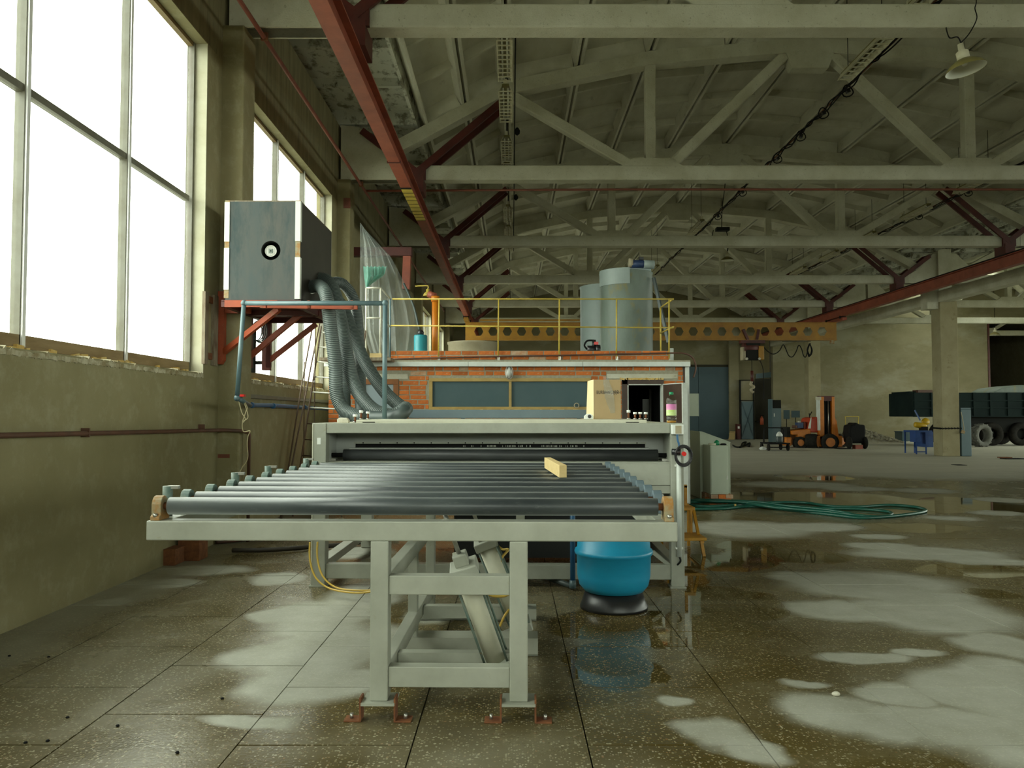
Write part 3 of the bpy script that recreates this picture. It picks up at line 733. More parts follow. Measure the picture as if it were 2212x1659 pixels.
for a, b in ((lx[0] + .02, lx[1] - .004), (lx[2] + .004, lx[3] - .02)):
    for z0, z1 in ((zr[1], zr[0]), (zr[3], zr[2])):
        MB().box(a, b, .085, 1.9, z0 + .01, z1).build('side_rail', M['machine'], tb, True, bevel=.004)
    MB().box(a, b, 1.88, 1.96, fz(5.6) + .06, zb0).build('leg', M['machine'], tb, True, bevel=.004)
    MB().box(a - .0, a + .055, 1.05, 1.11, fz(4.8) + .09, zr[0]).build('leg', M['machine'], tb, True, bevel=.004)
for y0, zt in ((1.02, .10), (1.84, .075)):
    fl = fz(MO.y + y0); c = MB(); c.box(lx[0] - .05, lx[3] + .06, y0, y0 + .16, fl + .002, fl + .012); c.box(lx[0] - .05, lx[3] + .06, y0, y0 + .012, fl + .002, fl + zt - .004); c.box(lx[0] - .05, lx[3] + .06, y0, y0 + .16, fl + zt - .004, fl + zt + .004)
    c.build('foot_rail', M['machine'], tb, True)
def pneumatic(p0, p1, rod_to, r):
    d = (p1 - p0).normalized(); sx = d.cross(Vector((0,1,0))).normalized(); sy = sx.cross(d).normalized()
    R3 = Matrix((sx, sy, d)).transposed()
    c = MB().cyl(p0, p1, r, n=24).build('cylinder', M['cream'], tb, True)
    for q, pp in ((1, p1), (-1, p0)): MB().obox(pp + d*q*.02, (r*2.5, r*2.5, .055), R3).build('end_block', M['machine'], c, True, bevel=.006)
    MB().obox(p1 + d*.075, (r*1.3, r*1.3, .06), R3).build('gland', M['machine'], c, True, bevel=.006)
    MB().cyl(p1 + d*.09, rod_to, .011, n=10).build('piston_rod', M['steel'], c, True)
    for a in (-1, 1):
        for b in (-1, 1):
            o = sx*a*r*1.02 + sy*b*r*1.02
            MB().cyl(p0 + o, p1 + o, .006, n=6).build('tie_rod', M['teal_cast'], c, True)
    MB().beam(p0 - d*.02 - sx*.05, p0 - d*.02 + sx*.12, .05, .012).build('clevis', M['machine'], c, True)
p1a, p1b = ML(1073,1424,.32), ML(1006,1236,.20)
pneumatic(p1a, p1b, p1b + (p1b - p1a).normalized()*.33, .054)
p2a, p2b = ML(1122,1345,1.30), ML(1052,1178,1.2)
pneumatic(p2a, p2b, p2b + (p2b - p2a).normalized()*.26, .056)
MB().box(lx[1], lx[2] + .08, .3, .36, zr[3], zr[2] - .02).build('cylinder_mount', M['machine'], tb, True)
MB().box(lx[1], lx[2] + .08, 1.27, 1.33, zr[3], zr[2] - .02).build('cylinder_mount', M['machine'], tb, True)
# yellow air tubes looped under the table
def hang(pts, r, name, m, parent, local=True, n=6, sub=8):
    return MB().tube(smoothpath(pts, sub), r, n).build(name, m, parent, local)
a0 = [ML(668,1172,2.62), ML(668,1210,2.6), ML(680,1248,2.55), ML(710,1272,2.5), ML(760,1281,2.4), ML(800,1279,2.35), ML(850,1270,2.2)]
hang(a0, .008, 'air_tube', M['yellow_tube'], tb)
hang([p + Vector((.055,.02,.012 if i > 3 else 0)) for i, p in enumerate(a0)], .008, 'air_tube', M['yellow_tube'], tb)
hang([ML(1068,1172,1.3), ML(1085,1186,1.3), ML(1098,1187,1.25), ML(1084,1205,1.2), ML(1080,1230,1.2), ML(1086,1262,1.2), ML(1095,1284,1.25), ML(1105,1305,1.25), ML(1090,1330,1.2), ML(1080,1352,1.2)], .008, 'air_tube', M['yellow_tube'], tb)
hang([ML(1048,1281,1.1), ML(1070,1287,1.1), ML(1092,1286,1.1), ML(1104,1280,1.05)], .009, 'air_tube', M['yellow_tube'], tb)

# ---- the washing machine body
FYM = 2.92
wm = thing('washing_machine', 'wide grey glass washing machine with cream lid and dark inlet slot, behind the roller table', 'machine', MO, MR)
X = lambda px, y=FYM: LP(px, 950, y)[0]
Z = lambda py, y=FYM: LP(900, py, y)[1]
zt = Z(914); zbm = Z(936); fl = fz(6.7); DEP = 2.0
xl0, xl1, xr0, xr1 = X(672), X(703), X(1447), X(1475)
for a, b, nm in ((xl0, xl1, 'front_post'), (xr0, xr1, 'front_post')):
    MB().box(a, b, FYM, FYM + .12, fl + .012, zt).build(nm, M['machine'], wm, True, bevel=.006)
    MB().box(a - .01, b + .012, FYM - .012, FYM + .13, fl + .001, fl + .014).build('foot_plate', M['machine'], wm, True)
    MB().box(a, b, FYM + DEP, FYM + DEP + .12, fz(8.7) + .005, zt).build('rear_post', M['machine'], wm, True, bevel=.006)
    MB().box(a + .01, b - .01, FYM + .12, FYM + DEP, fl + .13, fl + .20).build('side_rail', M['machine'], wm, True, bevel=.005)
    MB().box(a + .01, b - .01, FYM + .12, FYM + DEP, .70, zt).build('side_panel', M['machine'], wm, True)
MB().box(xl1, xr0, FYM + .006, FYM + .10, zbm, zt).build('top_beam', M['machine'], wm, True, bevel=.005)
MB().box(xl0 + .005, xl0 + .012, FYM - .004, FYM, fl + .2, zt - .01).build('edge_strip', M['cream'], wm, True)
MB().box(xl0 + .045, xl0 + .075, FYM - .003, FYM, Z(960), Z(946)).build('paper_label', M['white'], wm, True)
MB().box(xl0, xr1, FYM + .10, FYM + DEP + .12, zt - .03, zt - .002).build('deck', M['cream'], wm, True)
MB().box(X(767), X(1397), FYM + .02, FYM + 1.6, zt - .002, zt + .027).build('lid', M['cream'], wm, True, bevel=.004)
for a, b in ((781, 808), (1352, 1380)): MB().box(X(a), X(b), FYM + .016, FYM + .021, zt + .004, zt + .010).build('slot', M['black'], wm, True)
# inlet
iy = FYM + .36
MB().box(xl1 - .02, xl1, FYM + .12, iy, .70, zbm + .05).build('inner_wall', M['machine_dark'], wm, True)
MB().box(xr0, xr0 + .02, FYM + .12, iy, .70, zbm + .05).build('inner_wall', M['machine'], wm, True)
for px, yy in ((1432, .25), (1438, .4)): pass
bp = MB().box(X(765, iy), X(1394, iy), iy, iy + .012, Z(956, iy), zt - .03).build('back_panel', M['machine_dark'], wm, True)
for a, b in ((xl1 - .02, X(766, iy)), (X(1393, iy), xr0 + .02)): MB().box(a, b, iy + .012, iy + .024, .72, zt - .03).build('back_panel', M['machine_dark'], wm, True)
ledge = MB().box(X(765, iy), X(1394, iy), iy - .02, iy, Z(958.5, iy), Z(954.5, iy)).build('panel_flange', M['machine'], wm, True)
for k in range(17):
    x = X(765, iy) + .08 + k*(X(1394, iy) - X(765, iy) - .16)/16
    MB().cyl((x, iy - .02, Z(956.5, iy)), (x, iy - .027, Z(956.5, iy)), .006, n=6).build('bolt', M['black'], ledge, True)
MB().box(X(690), X(1446), iy + .03, iy + .05, .72, Z(956, iy)).build('brush_slot', M['black'], wm, True)
br = random.Random(4); fr = MB()
for a, b in ((1000, 1070), (1085, 1150), (1170, 1260)):
    x = X(a, iy)
    while x < X(b, iy):
        if br.random() < .7: fr.box(x, x + br.uniform(.004, .012), iy + .022, iy + .03, Z(965.5, iy), Z(962.5 - br.random(), iy))
        x += .014
fr.build('brush_tips', M['machine'], wm, True)
MB().box(X(755, iy - .05), X(1400, iy - .05), iy - .09, iy - .02, Z(974, iy - .05), Z(967, iy - .05)).build('lower_lip', M['machine_dark'], wm, True, bevel=.004)
rl = MB().cyl((X(742, FYM + .2), FYM + .2, Z(983, FYM + .2)), (X(1419, FYM + .2), FYM + .2, Z(983, FYM + .2)), .049, n=28).build('feed_roller', M['rubber_black'], wm, True)
MB().cyl((xl1 - .01, FYM + .2, Z(983, FYM + .2)), (xr0 + .01, FYM + .2, Z(983, FYM + .2)), .018, n=12).build('shaft', M['black'], rl, True)
for x in (X(1432, FYM+.2), X(720, FYM+.2)):
    MB().box(x - .02, x + .025, FYM + .16, FYM + .24, Z(998, FYM + .2), Z(990, FYM + .2)).build('bearing', M['steel'], wm, True)
MB().box(xl1, xr0, FYM + .02, FYM + .5, Z(998) - .012, Z(998)).build('shelf', M['machine'], wm, True)
MB().box(xl1, xr0, FYM + .02, FYM + .035, Z(1048), Z(998) - .012).build('lower_panel', M['machine'], wm, True, bevel=.002)
MB().box(xl1, xr0, FYM + .03, FYM + .06, Z(1066), Z(1048) - .003).build('lower_panel', M['machine'], wm, True, bevel=.002)
MB().box(xl1, xr0, FYM + .02, FYM + .11, Z(1252), Z(1220)).build('cross_rail', M['machine'], wm, True, bevel=.005)
for z0, z1 in ((Z(1252), Z(1220)), (.62, .72)): MB().box(xl1, xr0, FYM + DEP, FYM + DEP + .1, z0, z1).build('cross_rail', M['machine'], wm, True, bevel=.005)
MB().beam(ML(1408,1190,FYM+.1), ML(1446,1220,FYM+.05), .03, .03).build('corner_strut', M['machine'], wm, True)
MB().box(X(960), xr0 - .05, FYM + .9, FYM + 1.8, .06, .74).build('under_shade_block', M['dark_room'], wm, True)  # dark block put in for the black shade under the machine
MB().box(xl1, xr0, FYM + .5, FYM + 1.95, .72, .75).build('bottom_tray', M['machine_dark'], wm, True)
# blue drain pipe down to the floor, with the white branch along it
dp = [ML(1238,1070,FYM+.2), ML(1238,1180,FYM-.05), ML(1237,1270,FYM-.1)]
MB().tube([Vector((dp[2].x, FYM-.1, .8)), Vector((dp[2].x, FYM-.1, fz(6.5) + .05))], .021, 12).build('drain_pipe', M['pvc_blue'], wm, True)
q0 = Vector((dp[2].x, FYM - .1, fz(6.5) + .035)); q1 = ML(1150,1256,FYM + .4); q1.z = fz(7.0) + .05
MB().tube([q0, q0.lerp(q1, .5), q1], .022, 12).build('branch_pipe', M['hose_grey'], wm, True)
MB().tube([q0 + Vector((0,0,-.015)), q0 + Vector((0,0,.05))], .027, 12).build('elbow', M['pvc_grey'], wm, True)
# conduit, switch box, emergency stop and coiled cable on the right post
cx = X(1463)
MB().cyl((cx, FYM - .022, Z(1200)), (cx, FYM - .022, Z(975)), .020, n=14).build('conduit', M['hut_white'], wm, True)
for py in (1003, 1180): MB().box(cx - .03, cx + .03, FYM - .03, FYM, Z(py + 4), Z(py)).build('conduit_clip', M['white'], wm, True)
hang([(cx, FYM - .022, Z(1200)), (cx + .005, FYM - .03, Z(1210)), (cx - .03, FYM + .03, Z(1222)), (cx - .1, FYM + .08, Z(1218))], .008, 'cable', M['black'], wm)
sb = MB().box(X(1448), X(1473), FYM - .05, FYM - .002, Z(938), Z(917)).build('socket_box', M['white'], wm, True, bevel=.004)
MB().box(X(1455), X(1468), FYM - .054, FYM - .05, Z(936), Z(919)).build('socket_face', M['beige'], sb, True)
hang([(X(1459), FYM - .05, Z(938)), (X(1460), FYM - .05, Z(950)), (X(1463), FYM - .05, Z(962)), (X(1458), FYM - .05, Z(972))], .009, 'cable', M['pvc_blue'], wm)
MB().cyl((X(1448), FYM - .03, Z(975)), (X(1466), FYM - .05, Z(976)), .026, n=14).build('stop_switch', M['black_gloss'], wm, True)
cc = Vector((X(1471), FYM - .06, Z(980)))
rb_ = MB().cyl(cc + Vector((-.0,-.012,.006)), cc + Vector((.0,-.04,.004)), .018, n=16).build('stop_button', M['red_plastic'], wm, True)
for k in range(4):
    rr = .064 + .006*k; pts = [cc + Vector((rr*.86*math.cos(a), -.004*k + .006*math.sin(3*a + k), rr*1.06*math.sin(a) - .012)) for a in [2*PI*j/26 for j in range(26)]]
    MB().tube(pts, .0055, 6, closed=True).build('coiled_cable', M['black_gloss'], wm, True)

# ---- things lying on the machine
zt_w = zt + .027
def mw(px, y, z):
    v = Matrix.Rotation(MR, 3, 'Z') @ Vector((LP(px, 910, y)[0], y, z)) + MO; return v
b = mw(1449, FYM + .13, zt - .002)
bt = thing('plastic_bottle', 'clear plastic bottle with green cap and pink label on the machine corner', 'bottle', b)
sc_ = 1.0; bh = .262; R_ = .042
prof = [(.036,0),(R_,.012),(R_,.05),(.039,.056),(R_,.062),(R_,.165),(.040,.172),(R_,.18),(R_,.195),(.036,.212),(.020,.232),(.016,.238),(.016,.246)]
MB().lathe(prof, b, 24).build('bottle_body', M['bottle'], bt)
MB().lathe([(.0385,.004),(.0385,.022),(.001,.022)], b, 20).build('liquid', M['amber'], bt)
MB().lathe([(R_+.0008,.112),(R_+.0008,.160)], b, 24, cap=False).build('label_band', M['pink'], bt)
MB().lathe([(R_+.0008,.064),(R_+.0008,.112)], b, 24, cap=False).build('label_band', M['label_green'], bt)
MB().lathe([(.0185,.240),(.0185,.250),(.017,.262),(.0005,.263)], b, 18).build('cap', M['cap_green'], bt)
# cardboard box
bx = thing('cardboard_box', 'tall brown cardboard box with dark print and torn tape on the machine lid', 'box', mw(1312, FYM + 1.0, zt_w), MR)
yb = FYM + 1.0; s_ = (MO.y + yb); bw = 58 * s_ / F; hh = (911 - 826) * s_ / F; pw = .03
MB().box(-bw/2, bw/2, 0, .26, 0, hh).build('carton', M['cardboard'], bx, True, bevel=.003)
MB().add([(-bw/2-.002,-.001,0),(-bw/2-.002,-.001,hh),(-bw/2-.05,.09,hh-.01),(-bw/2-.065,.09,0),(-bw/2-.006,.0,0),(-bw/2-.006,.0,hh),(-bw/2-.054,.09,hh-.01),(-bw/2-.069,.09,0)],
         [(0,1,2,3),(4,7,6,5),(0,4,5,1),(1,5,6,2),(2,6,7,3),(3,7,4,0)]).build('open_flap', M['cardboard_pale'], bx, True)
ft = bpy.data.curves.new('print', 'FONT'); ft.body = 'BURBAWOHHH'; ft.size = .045; ft.align_x = 'LEFT'; ft.extrude = .0003
fo = bpy.data.objects.new('print', ft); COL.objects.link(fo); fo.parent = bx; fo.rotation_euler = (PI/2, 0, 0); fo.location = (-bw/2 + .022, -.002, hh*.64); fo.scale = (.72, 1, 1)
ft.materials.append(M['ink'])
tm_ = bpy.data.meshes.new_from_object(fo); to = bpy.data.objects.new('print', tm_); COL.objects.link(to); to.parent = bx; to.rotation_euler = fo.rotation_euler; to.location = fo.location; to.scale = fo.scale
bpy.data.objects.remove(fo); to.name = 'print'
em = MB()
for i in range(4):
    for j in range(4):
        if (i + j) % 2 == 0: em.obox((bw/2 - .05 + (i-1.5)*.0105, -.0015, hh*.64 + .014 + (j-1.5)*.0105), (.008, .001, .008), Matrix.Rotation(PI/4, 3, 'Y'))
em.build('print_emblem', M['ink'], bx, True)
tp = MB(); r = random.Random(3); L_ = []
for k in range(12):
    z = hh*1.08 - k*hh*.085; x = -.02 + .012*k*.5 + r.uniform(-.006, .006); wdt = .02 + .022*math.sin(PI*k/11); L_.append(((x - wdt, -.006 - r.uniform(0,.012), z), (x + wdt, -.004 - r.uniform(0,.012), z + r.uniform(-.01,.01))))
for (a, c), (d, e) in zip(L_, L_[1:]): tp.add([a, c, e, d], [(0,1,2,3)])
tp.build('torn_tape', M['film'], bx, True, fix=False)
# tape measure
tm = thing('tape_measure', 'small white and black tape measure beside the cardboard box', 'tape measure', mw(1272, FYM + .9, zt_w), MR)
pr = [(-.045,0),(.035,0),(.042,.012),(.038,.035),(.018,.05),(-.02,.05),(-.045,.03)]
MB().prism(pr, lambda a, c, d: (a, d, c), 0, .035).build('case', M['white'], tm, True, bevel=.004)
MB().cyl((.005, -.001, .026), (.005, -.005, .026), .017, n=18).build('side_disc', M['black_gloss'], tm, True)
# capped bolts standing on the lid
def capbolt(px, y, label, grp, base, h=.075, r=.012):
    t = thing('threaded_stud', label, 'stud', mw(px, y, base), 0, grp)
    MB().cyl((0,0,0), (0,0,h*.8), r*.75, n=10).build('stud_rod', M['rust'], t, True)
    MB().cyl((0,0,h*.72), (0,0,h), r*1.45, n=12).build('stud_cap', M['white'], t, True); 
    MB().cyl((0,0,0), (0,0,.012), r*1.5, n=6).build('nut', M['steel'], t, True)
for i, (px, y, h) in enumerate(((1357, FYM + .9, .085), (1371, FYM + .5, .065), (1382, FYM + .5, .065), (1394, FYM + .48, .065))):
    capbolt(px, y, ['tallest white-capped rusty stud, next to the cardboard box', 'second white-capped stud from the cardboard box on the machine lid', 'third white-capped stud from the cardboard box on the machine lid', 'white-capped stud at the right end of the machine lid'][i], 'studs at the right end of the lid', zt_w, h)
for i, (px, h) in enumerate(((766, .075), (779, .08), (794, .07))):
    capbolt(px, FYM + .25, ['rusty stud on the lid below the ribbed hoses, nearest the white lump', 'rusty stud on the lid below the ribbed hoses, middle of the three', 'rusty stud on the lid below the ribbed hoses, farthest from the white lump'][i], 'studs under the ribbed hoses', zt - .002 if px < 767 else zt_w, h)
st_ = thing('white_block', 'broken white lump lying on the left end of the machine top', 'block', mw(740, FYM + .2, zt - .002))
m = MB(); m.prism([(-.045,0),(.05,0),(.055,.02),(.035,.045),(-.03,.046),(-.048,.03)], lambda a, c, d: (a, d, c), -.03, .035); m.build('lump', M['stone'], st_, True, bevel=.006)
# timber block on the rollers
p0 = P(1174, 997, 6.15); p1 = P(1216, 1022, 5.05)
tk = thing('timber_block', 'pale timber batten lying across the table rollers', 'timber', (p1.x, p1.y, 1.006))
d = Vector((p0.x - p1.x, p0.y - p1.y, 0)); d = d.normalized(); sx = Vector((d.y, -d.x, 0))
A0 = P(1216, 1031, 5.05); 
bz = 1.006
m = MB(); e0 = Vector((P(1208,1030,5.0).x, 5.0, bz)); e1 = Vector((P(1176,1008,5.9).x, 5.9, bz)); wv = Vector((.048, .012, 0)); hv = Vector((0,0,.078))
m.add([e0, e0+wv, e1+wv, e1, e0+hv, e0+wv+hv, e1+wv+hv, e1+hv], [(0,3,2,1),(4,5,6,7),(0,1,5,4),(1,2,6,5),(2,3,7,6),(3,0,4,7)])
m.build('batten', M['wood'], tk, bevel=.003)

# ---- blue tank under the table, standing on a black base
g = G(1336, 1331); tc = Vector((g.x, g.y + .26, fz(g.y)))
bn = thing('blue_tank', 'bright blue round plastic tank on a black base under the table', 'tank', tc)
k_ = tc.y / F
rb = 79*k_; zz = lambda py: EYE - (py - HOR) * (tc.y - .2) / F
MB().lathe([(.001,zz(1292)-tc.z),(.10,zz(1291)-tc.z),(rb*.80,zz(1283)-tc.z),(rb*.93,zz(1270)-tc.z),(rb*.985,zz(1250)-tc.z),(rb*1.0,zz(1205)-tc.z),(rb*1.04,zz(1203)-tc.z),(rb*1.06,zz(1198)-tc.z),(rb*1.04,zz(1193)-tc.z),(rb*.99,zz(1191)-tc.z),(rb*.965,zz(1165)-tc.z),(rb*.93,.53),(rb*.7,.57),(.001,.58)], tc, 40).build('tank_shell', M['blue_bin'], bn)
MB().lathe([(70*k_*1.03,.001),(70*k_*1.03,.02),(70*k_*.97,.05),(68*k_*.9,zz(1286)-tc.z),(rb*.6,zz(1286)-tc.z)], tc, 36).build('tank_base', M['black_gloss'], bn)
# ------------------------------------------------------------------ brick hut with a roof platform behind the machine
HY = 13.0
hx = lambda px, Y=HY: (px - CX) * Y / F
hz = lambda py, Y=HY: P(CX, py, Y).z
hut = thing('brick_hut', 'low red brick hut with a long wood-framed window and yellow roof railing, behind the machine', 'hut', (0, HY + 2, fz(HY)))
HX0, HX1, HYB = hx(710), hx(1482), 17.2
zc0, zc1 = hz(791), hz(783)
W1 = (hx(927), hx(1276), hz(886), hz(817)); W2 = (hx(776), hx(861), hz(915), hz(819)); DR = (hx(1344), hx(1433), fz(HY), hz(820))
holes = [W1, W2, DR]
# mortar body of the front wall, with the openings left out
m = MB(); xs = sorted({HX0, HX1} | {h[0] for h in holes} | {h[1] for h in holes}); 
for a, b in zip(xs, xs[1:]):
    hs = [h for h in holes if h[0] < (a+b)/2 < h[1]]
    if not hs: m.box(a, b, HY, HY + .24, fz(HY) - .01, zc0)
    else:
        h = hs[0]
        if h[2] > .1: m.box(a, b, HY, HY + .24, fz(HY) - .01, h[2])
        m.box(a, b, HY, HY + .24, h[3], zc0)
m.box(HX0, HX0 + .24, HY + .24, HYB, fz(14) - .02, zc0); m.box(HX1 - .24, HX1, HY + .24, HYB, fz(14) - .02, zc0); m.box(HX0, HX1, HYB - .2, HYB, fz(15) - .02, zc0)
m.build('wall_body', M['mortar'], hut)
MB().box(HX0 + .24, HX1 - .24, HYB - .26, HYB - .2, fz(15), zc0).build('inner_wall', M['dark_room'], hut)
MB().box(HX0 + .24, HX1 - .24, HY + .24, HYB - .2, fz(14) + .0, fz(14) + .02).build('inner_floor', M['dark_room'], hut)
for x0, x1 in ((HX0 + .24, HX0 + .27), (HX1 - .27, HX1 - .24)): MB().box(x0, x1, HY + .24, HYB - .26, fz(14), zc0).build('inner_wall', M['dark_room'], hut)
MB().box(hx(1388, 14.5), hx(1402, 14.5), 14.5, 14.55, .2, hz(862, 14.5)).build('inner_panel', M['machine_dark'], hut)
MB().cyl((hx(1405, 14), 14, .3), (hx(1409, 14), 14.2, hz(840, 14)), .02, n=8).build('inner_pipe', M['steel'], hut)
# bricks, each its own piece
BL, BH, CO = .25, .062, .0775
bsrc = {}
def brick_mesh(L):
    L = round(L, 2)
    if L not in bsrc:
        r = random.Random(int(L*100)); mm = MB(); mm.box(0, L, 0, .03, 0, BH)
        mm.v = [v + Vector((r.uniform(-.004,.004), r.uniform(-.003,.003), r.uniform(-.003,.003))) for v in mm.v]
        bsrc[L] = mm.build('brick', M['brick'], hut, True, bevel=.004); return bsrc[L], True
    return bsrc[L], False
rb = random.Random(11)
def lay(x0, x1, ztop, rows, holes, yf, pale=.06):
    for k in range(rows):
        z = ztop - CO*(k+1) + .006; x = x0 - (BL + .012)*(.5 if k % 2 else 0) - rb.uniform(0, .05)
        while x < x1:
            L = BL if rb.random() < .8 else .12
            a, b = max(x, x0), min(x + L, x1); x += L + .016 + rb.uniform(-.004, .006)
            segs = [(a, b)]
            for h in holes:
                if z + BH > h[2] and z < h[3]:
                    segs = [q for s, e in segs for q in ((s, min(e, h[0])), (max(s, h[1]), e)) if q[1] - q[0] > .03]
            for s, e in segs:
                if e - s < .04: continue
                src, new = brick_mesh(max(.05, round((e - s)/.05)*.05))
                o = src if new else piece(src)
                o.parent = hut; p = Vector((s, yf - .008 + rb.uniform(-.003, .003), z)) - Vector((0, HY + 2, fz(HY)))
                o.location = p; o.scale = ((e - s)/max(.05, round((e - s)/.05)*.05), 1, 1); o.rotation_euler = (0, rb.uniform(-.008, .008), 0)
                if rb.random() < pale and not new: o.data = pale_mesh(src)
pm = {}
def pale_mesh(src):
    if src.data.name not in pm:
        me = src.data.copy(); me.materials.clear(); me.materials.append(M['brick_pale']); pm[src.data.name] = me
    return pm[src.data.name]
LT = [(hx(1311), hx(1464), hz(818), hz(808)), (hx(770), hx(881), hz(819), hz(808))]
for a, b, z0, z1 in LT: MB().box(a, b, HY - .012, HY + .02, z0, z1).build('lintel', M['limewash'], hut, bevel=.006)
lay(HX0, HX1, zc0, 12, [(h[0] - .01, h[1] + .01, h[2] - .01, h[3] + .01) for h in holes + LT], HY)
m = MB(); r = random.Random(5)
for k in range(15):
    x = HX0 + (.13 if k % 2 else 0)
    while x < HX1 - .26:
        z = zc0 - CO*(13+k) + .006
        if not any(h[0] - .26 < x < h[1] and h[2] - .05 < z < h[3] for h in holes) and z > fz(HY): m.box(x, x + BL, HY - .008, HY + .01, z, z + BH)
        x += BL + .012
lb = m.build('lower_brickwork', M['brick'], hut); lb['kind'] = 'stuff'
# cornice, roof, parapet
MB().box(HX0 - .05, hx(1489), HY - .10, HYB + .05, zc0, zc0 + .05).build('roof_deck', M['mortar'], hut)
ck = [HX0 - .06, hx(1012), hx(1258), hx(1489)]
for a, b in zip(ck, ck[1:]): MB().box(a + .003, b - .003, HY - .115, HY - .09, zc0 - .012, zc1 + .004).build('cornice_strip', M['hut_white'], hut, bevel=.003)
MB().box(HX0, hx(1489), HY - .1, HYB, zc0 + .05, zc1 + .03).build('roof_screed', M['mortar'], hut)
PX0, PX1, PY = hx(843), hx(1452), HY + .02
zp1 = hz(757)
MB().box(PX0, PX1, PY, PY + .12, zc1 + .03, zp1 - .004).build('parapet_body', M['mortar'], hut)
lay(PX0, PX1, zp1, 2, [], PY, .05)
ROOF = zc1 + .03
# long window
def hut_window(rect, fw, frame_m, pane_m, mull=None, foam=False, y=HY):
    x0, x1, z0, z1 = rect
    f = MB(); f.box(x0, x1, y - .02, y + .06, z1 - fw, z1); f.box(x0, x1, y - .02, y + .06, z0, z0 + fw); f.box(x0, x0 + fw, y - .02, y + .06, z0 + fw, z1 - fw); f.box(x1 - fw, x1, y - .02, y + .06, z0 + fw, z1 - fw)
    fo_ = f.build('window_frame', frame_m, hut, bevel=.004)
    cuts = [x0 + fw] + ([mull] if mull else []) + [x1 - fw]
    for a, b in zip(cuts, cuts[1:]):
        MB().box(a + (.02 if a == mull else 0), b - (.02 if b == mull else 0), y + .015, y + .03, z0 + fw, z1 - fw).build('pane', pane_m, fo_)
    if mull: MB().box(mull - .022, mull + .022, y - .015, y + .05, z0 + fw, z1 - fw).build('mullion', frame_m, fo_)
    return fo_
wf = hut_window(W1, .055, M['yellow_wood'], M['blue_pane'], hx(1102))
fm = MB(); r = random.Random(8); x = W1[0]
while x < W1[1] - .03:
    s = r.uniform(.03, .09); fm.obox((x + s/2, HY - .025, W1[2] - .008 + r.uniform(-.006,.006)), (s, .035, r.uniform(.02,.04)), Matrix.Rotation(r.uniform(-.2,.2), 3, 'Y')); x += s*.9
fm.build('foam_bead', M['foam'], wf)
MB().lathe([(.030,0),(.044,0),(.044,.035),(.030,.035)], (hx(1245), HY - .02, hz(876)), 24, Matrix.Rotation(PI/2, 3, 'X'), closed=True).build('vent_ring', M['beige'], wf)
hut_window(W2, .085, M['brown_frame'], M['pale_pane'])
# door: frame, open leaf, corner trim
x0, x1, z0, z1 = DR
f = MB(); f.box(x0, x0 + .085, HY - .02, HY + .1, z0, z1); f.box(x0, x1, HY - .02, HY + .1, z1 - .075, z1)
df = f.build('door_frame', M['brown_door'], hut)
f = MB(); f.box(x0 + .085, x0 + .10, HY - .025, HY + .1, z0, z1 - .075); f.box(x0 + .085, x1 - .02, HY - .025, HY + .1, z1 - .09, z1 - .075); f.box(x1 - .035, x1, HY - .025, HY + .1, z0, z1 - .075)
f.build('door_seal', M['hut_white'], df)
f = MB(); r = random.Random(2); xx = x0
while xx < x1: s = r.uniform(.03,.08); f.obox((xx, HY - .01, z1 + .01), (s, .03, .03), Matrix.Rotation(r.uniform(-.2,.2), 3, 'Y')); xx += s
f.build('foam_bead', M['foam'], df)
hg = Vector((x1 + .01, HY - .03, 0)); le = Vector((hx(1479, 12.42), 12.42, 0)); dv = le - hg; L_ = dv.length; dv.normalize(); nv = Vector((-dv.y, dv.x, 0))
def leafpt(a, q, d): return hg + dv*a + nv*d + Vector((0,0,q))
zl0, zl1 = .04, z1 - .085
def leafbox(a0, a1, q0, q1, d0, d1): return MB().prism([(a0,q0),(a1,q0),(a1,q1),(a0,q1)], leafpt, d0, d1)
lf = leafbox(0, L_, zl0, zl1, -.02, .02).build('door_leaf', M['brown_door'], hut)
for b_ in ((0, .07, zl0, zl1), (L_-.08, L_-.02, zl0, zl1), (0, L_, zl1 - .08, zl1 - .01)): leafbox(*b_, .02, .032).build('leaf_rail', M['brown_frame'], lf)
leafbox(L_ - .012, L_ + .012, zl0, zl1 + .01, -.045, .045).build('edge_strip', M['hut_white'], lf)
leafbox(0, L_, zl1, zl1 + .012, -.03, .035).build('edge_strip', M['hut_white'], lf)
MB().box(HX1 - .02, HX1 + .045, HY - .05, HY + .05, fz(HY), zc0).build('corner_trim', M['hut_white'], hut)
MB().box(HX1 - .045, HX1 - .02, HY - .03, HY, fz(HY), zc0).build('corner_trim', M['brown_door'], hut)
# bulkhead lamp over the window
lc = Vector((hx(1100), HY - .01, hz(805)))
bl = thing('bulkhead_lamp', 'small white oval caged wall lamp above the long hut window', 'lamp', lc)
MB().lathe([(.075,0),(.075,.02),(.065,.05),(.04,.085),(.001,.1)], lc, 20, Matrix.Rotation(PI/2, 3, 'X') @ Matrix.Diagonal((.75,1.35,1))).build('lamp_globe', M['white'], bl)
MB().tube([lc + Vector((.062*math.cos(a), -.05, .11*math.sin(a))) for a in [2*PI*k/24 for k in range(24)]], .006, 6, closed=True).build('guard_ring', M['steel'], bl)
for s in (-1, 1): MB().tube(smoothpath([lc + Vector((s*.03, 0, .1)), lc + Vector((s*.03, -.09, .05)), lc + Vector((s*.03, -.105, 0)), lc + Vector((s*.03, -.09, -.05)), lc + Vector((s*.03, 0, -.1))], 5), .005, 6).build('guard_bar', M['steel'], bl)
MB().cyl(lc + Vector((0,-.02,.09)), lc + Vector((0,-.02,.125)), .02, n=10).build('cable_gland', M['steel'], bl)

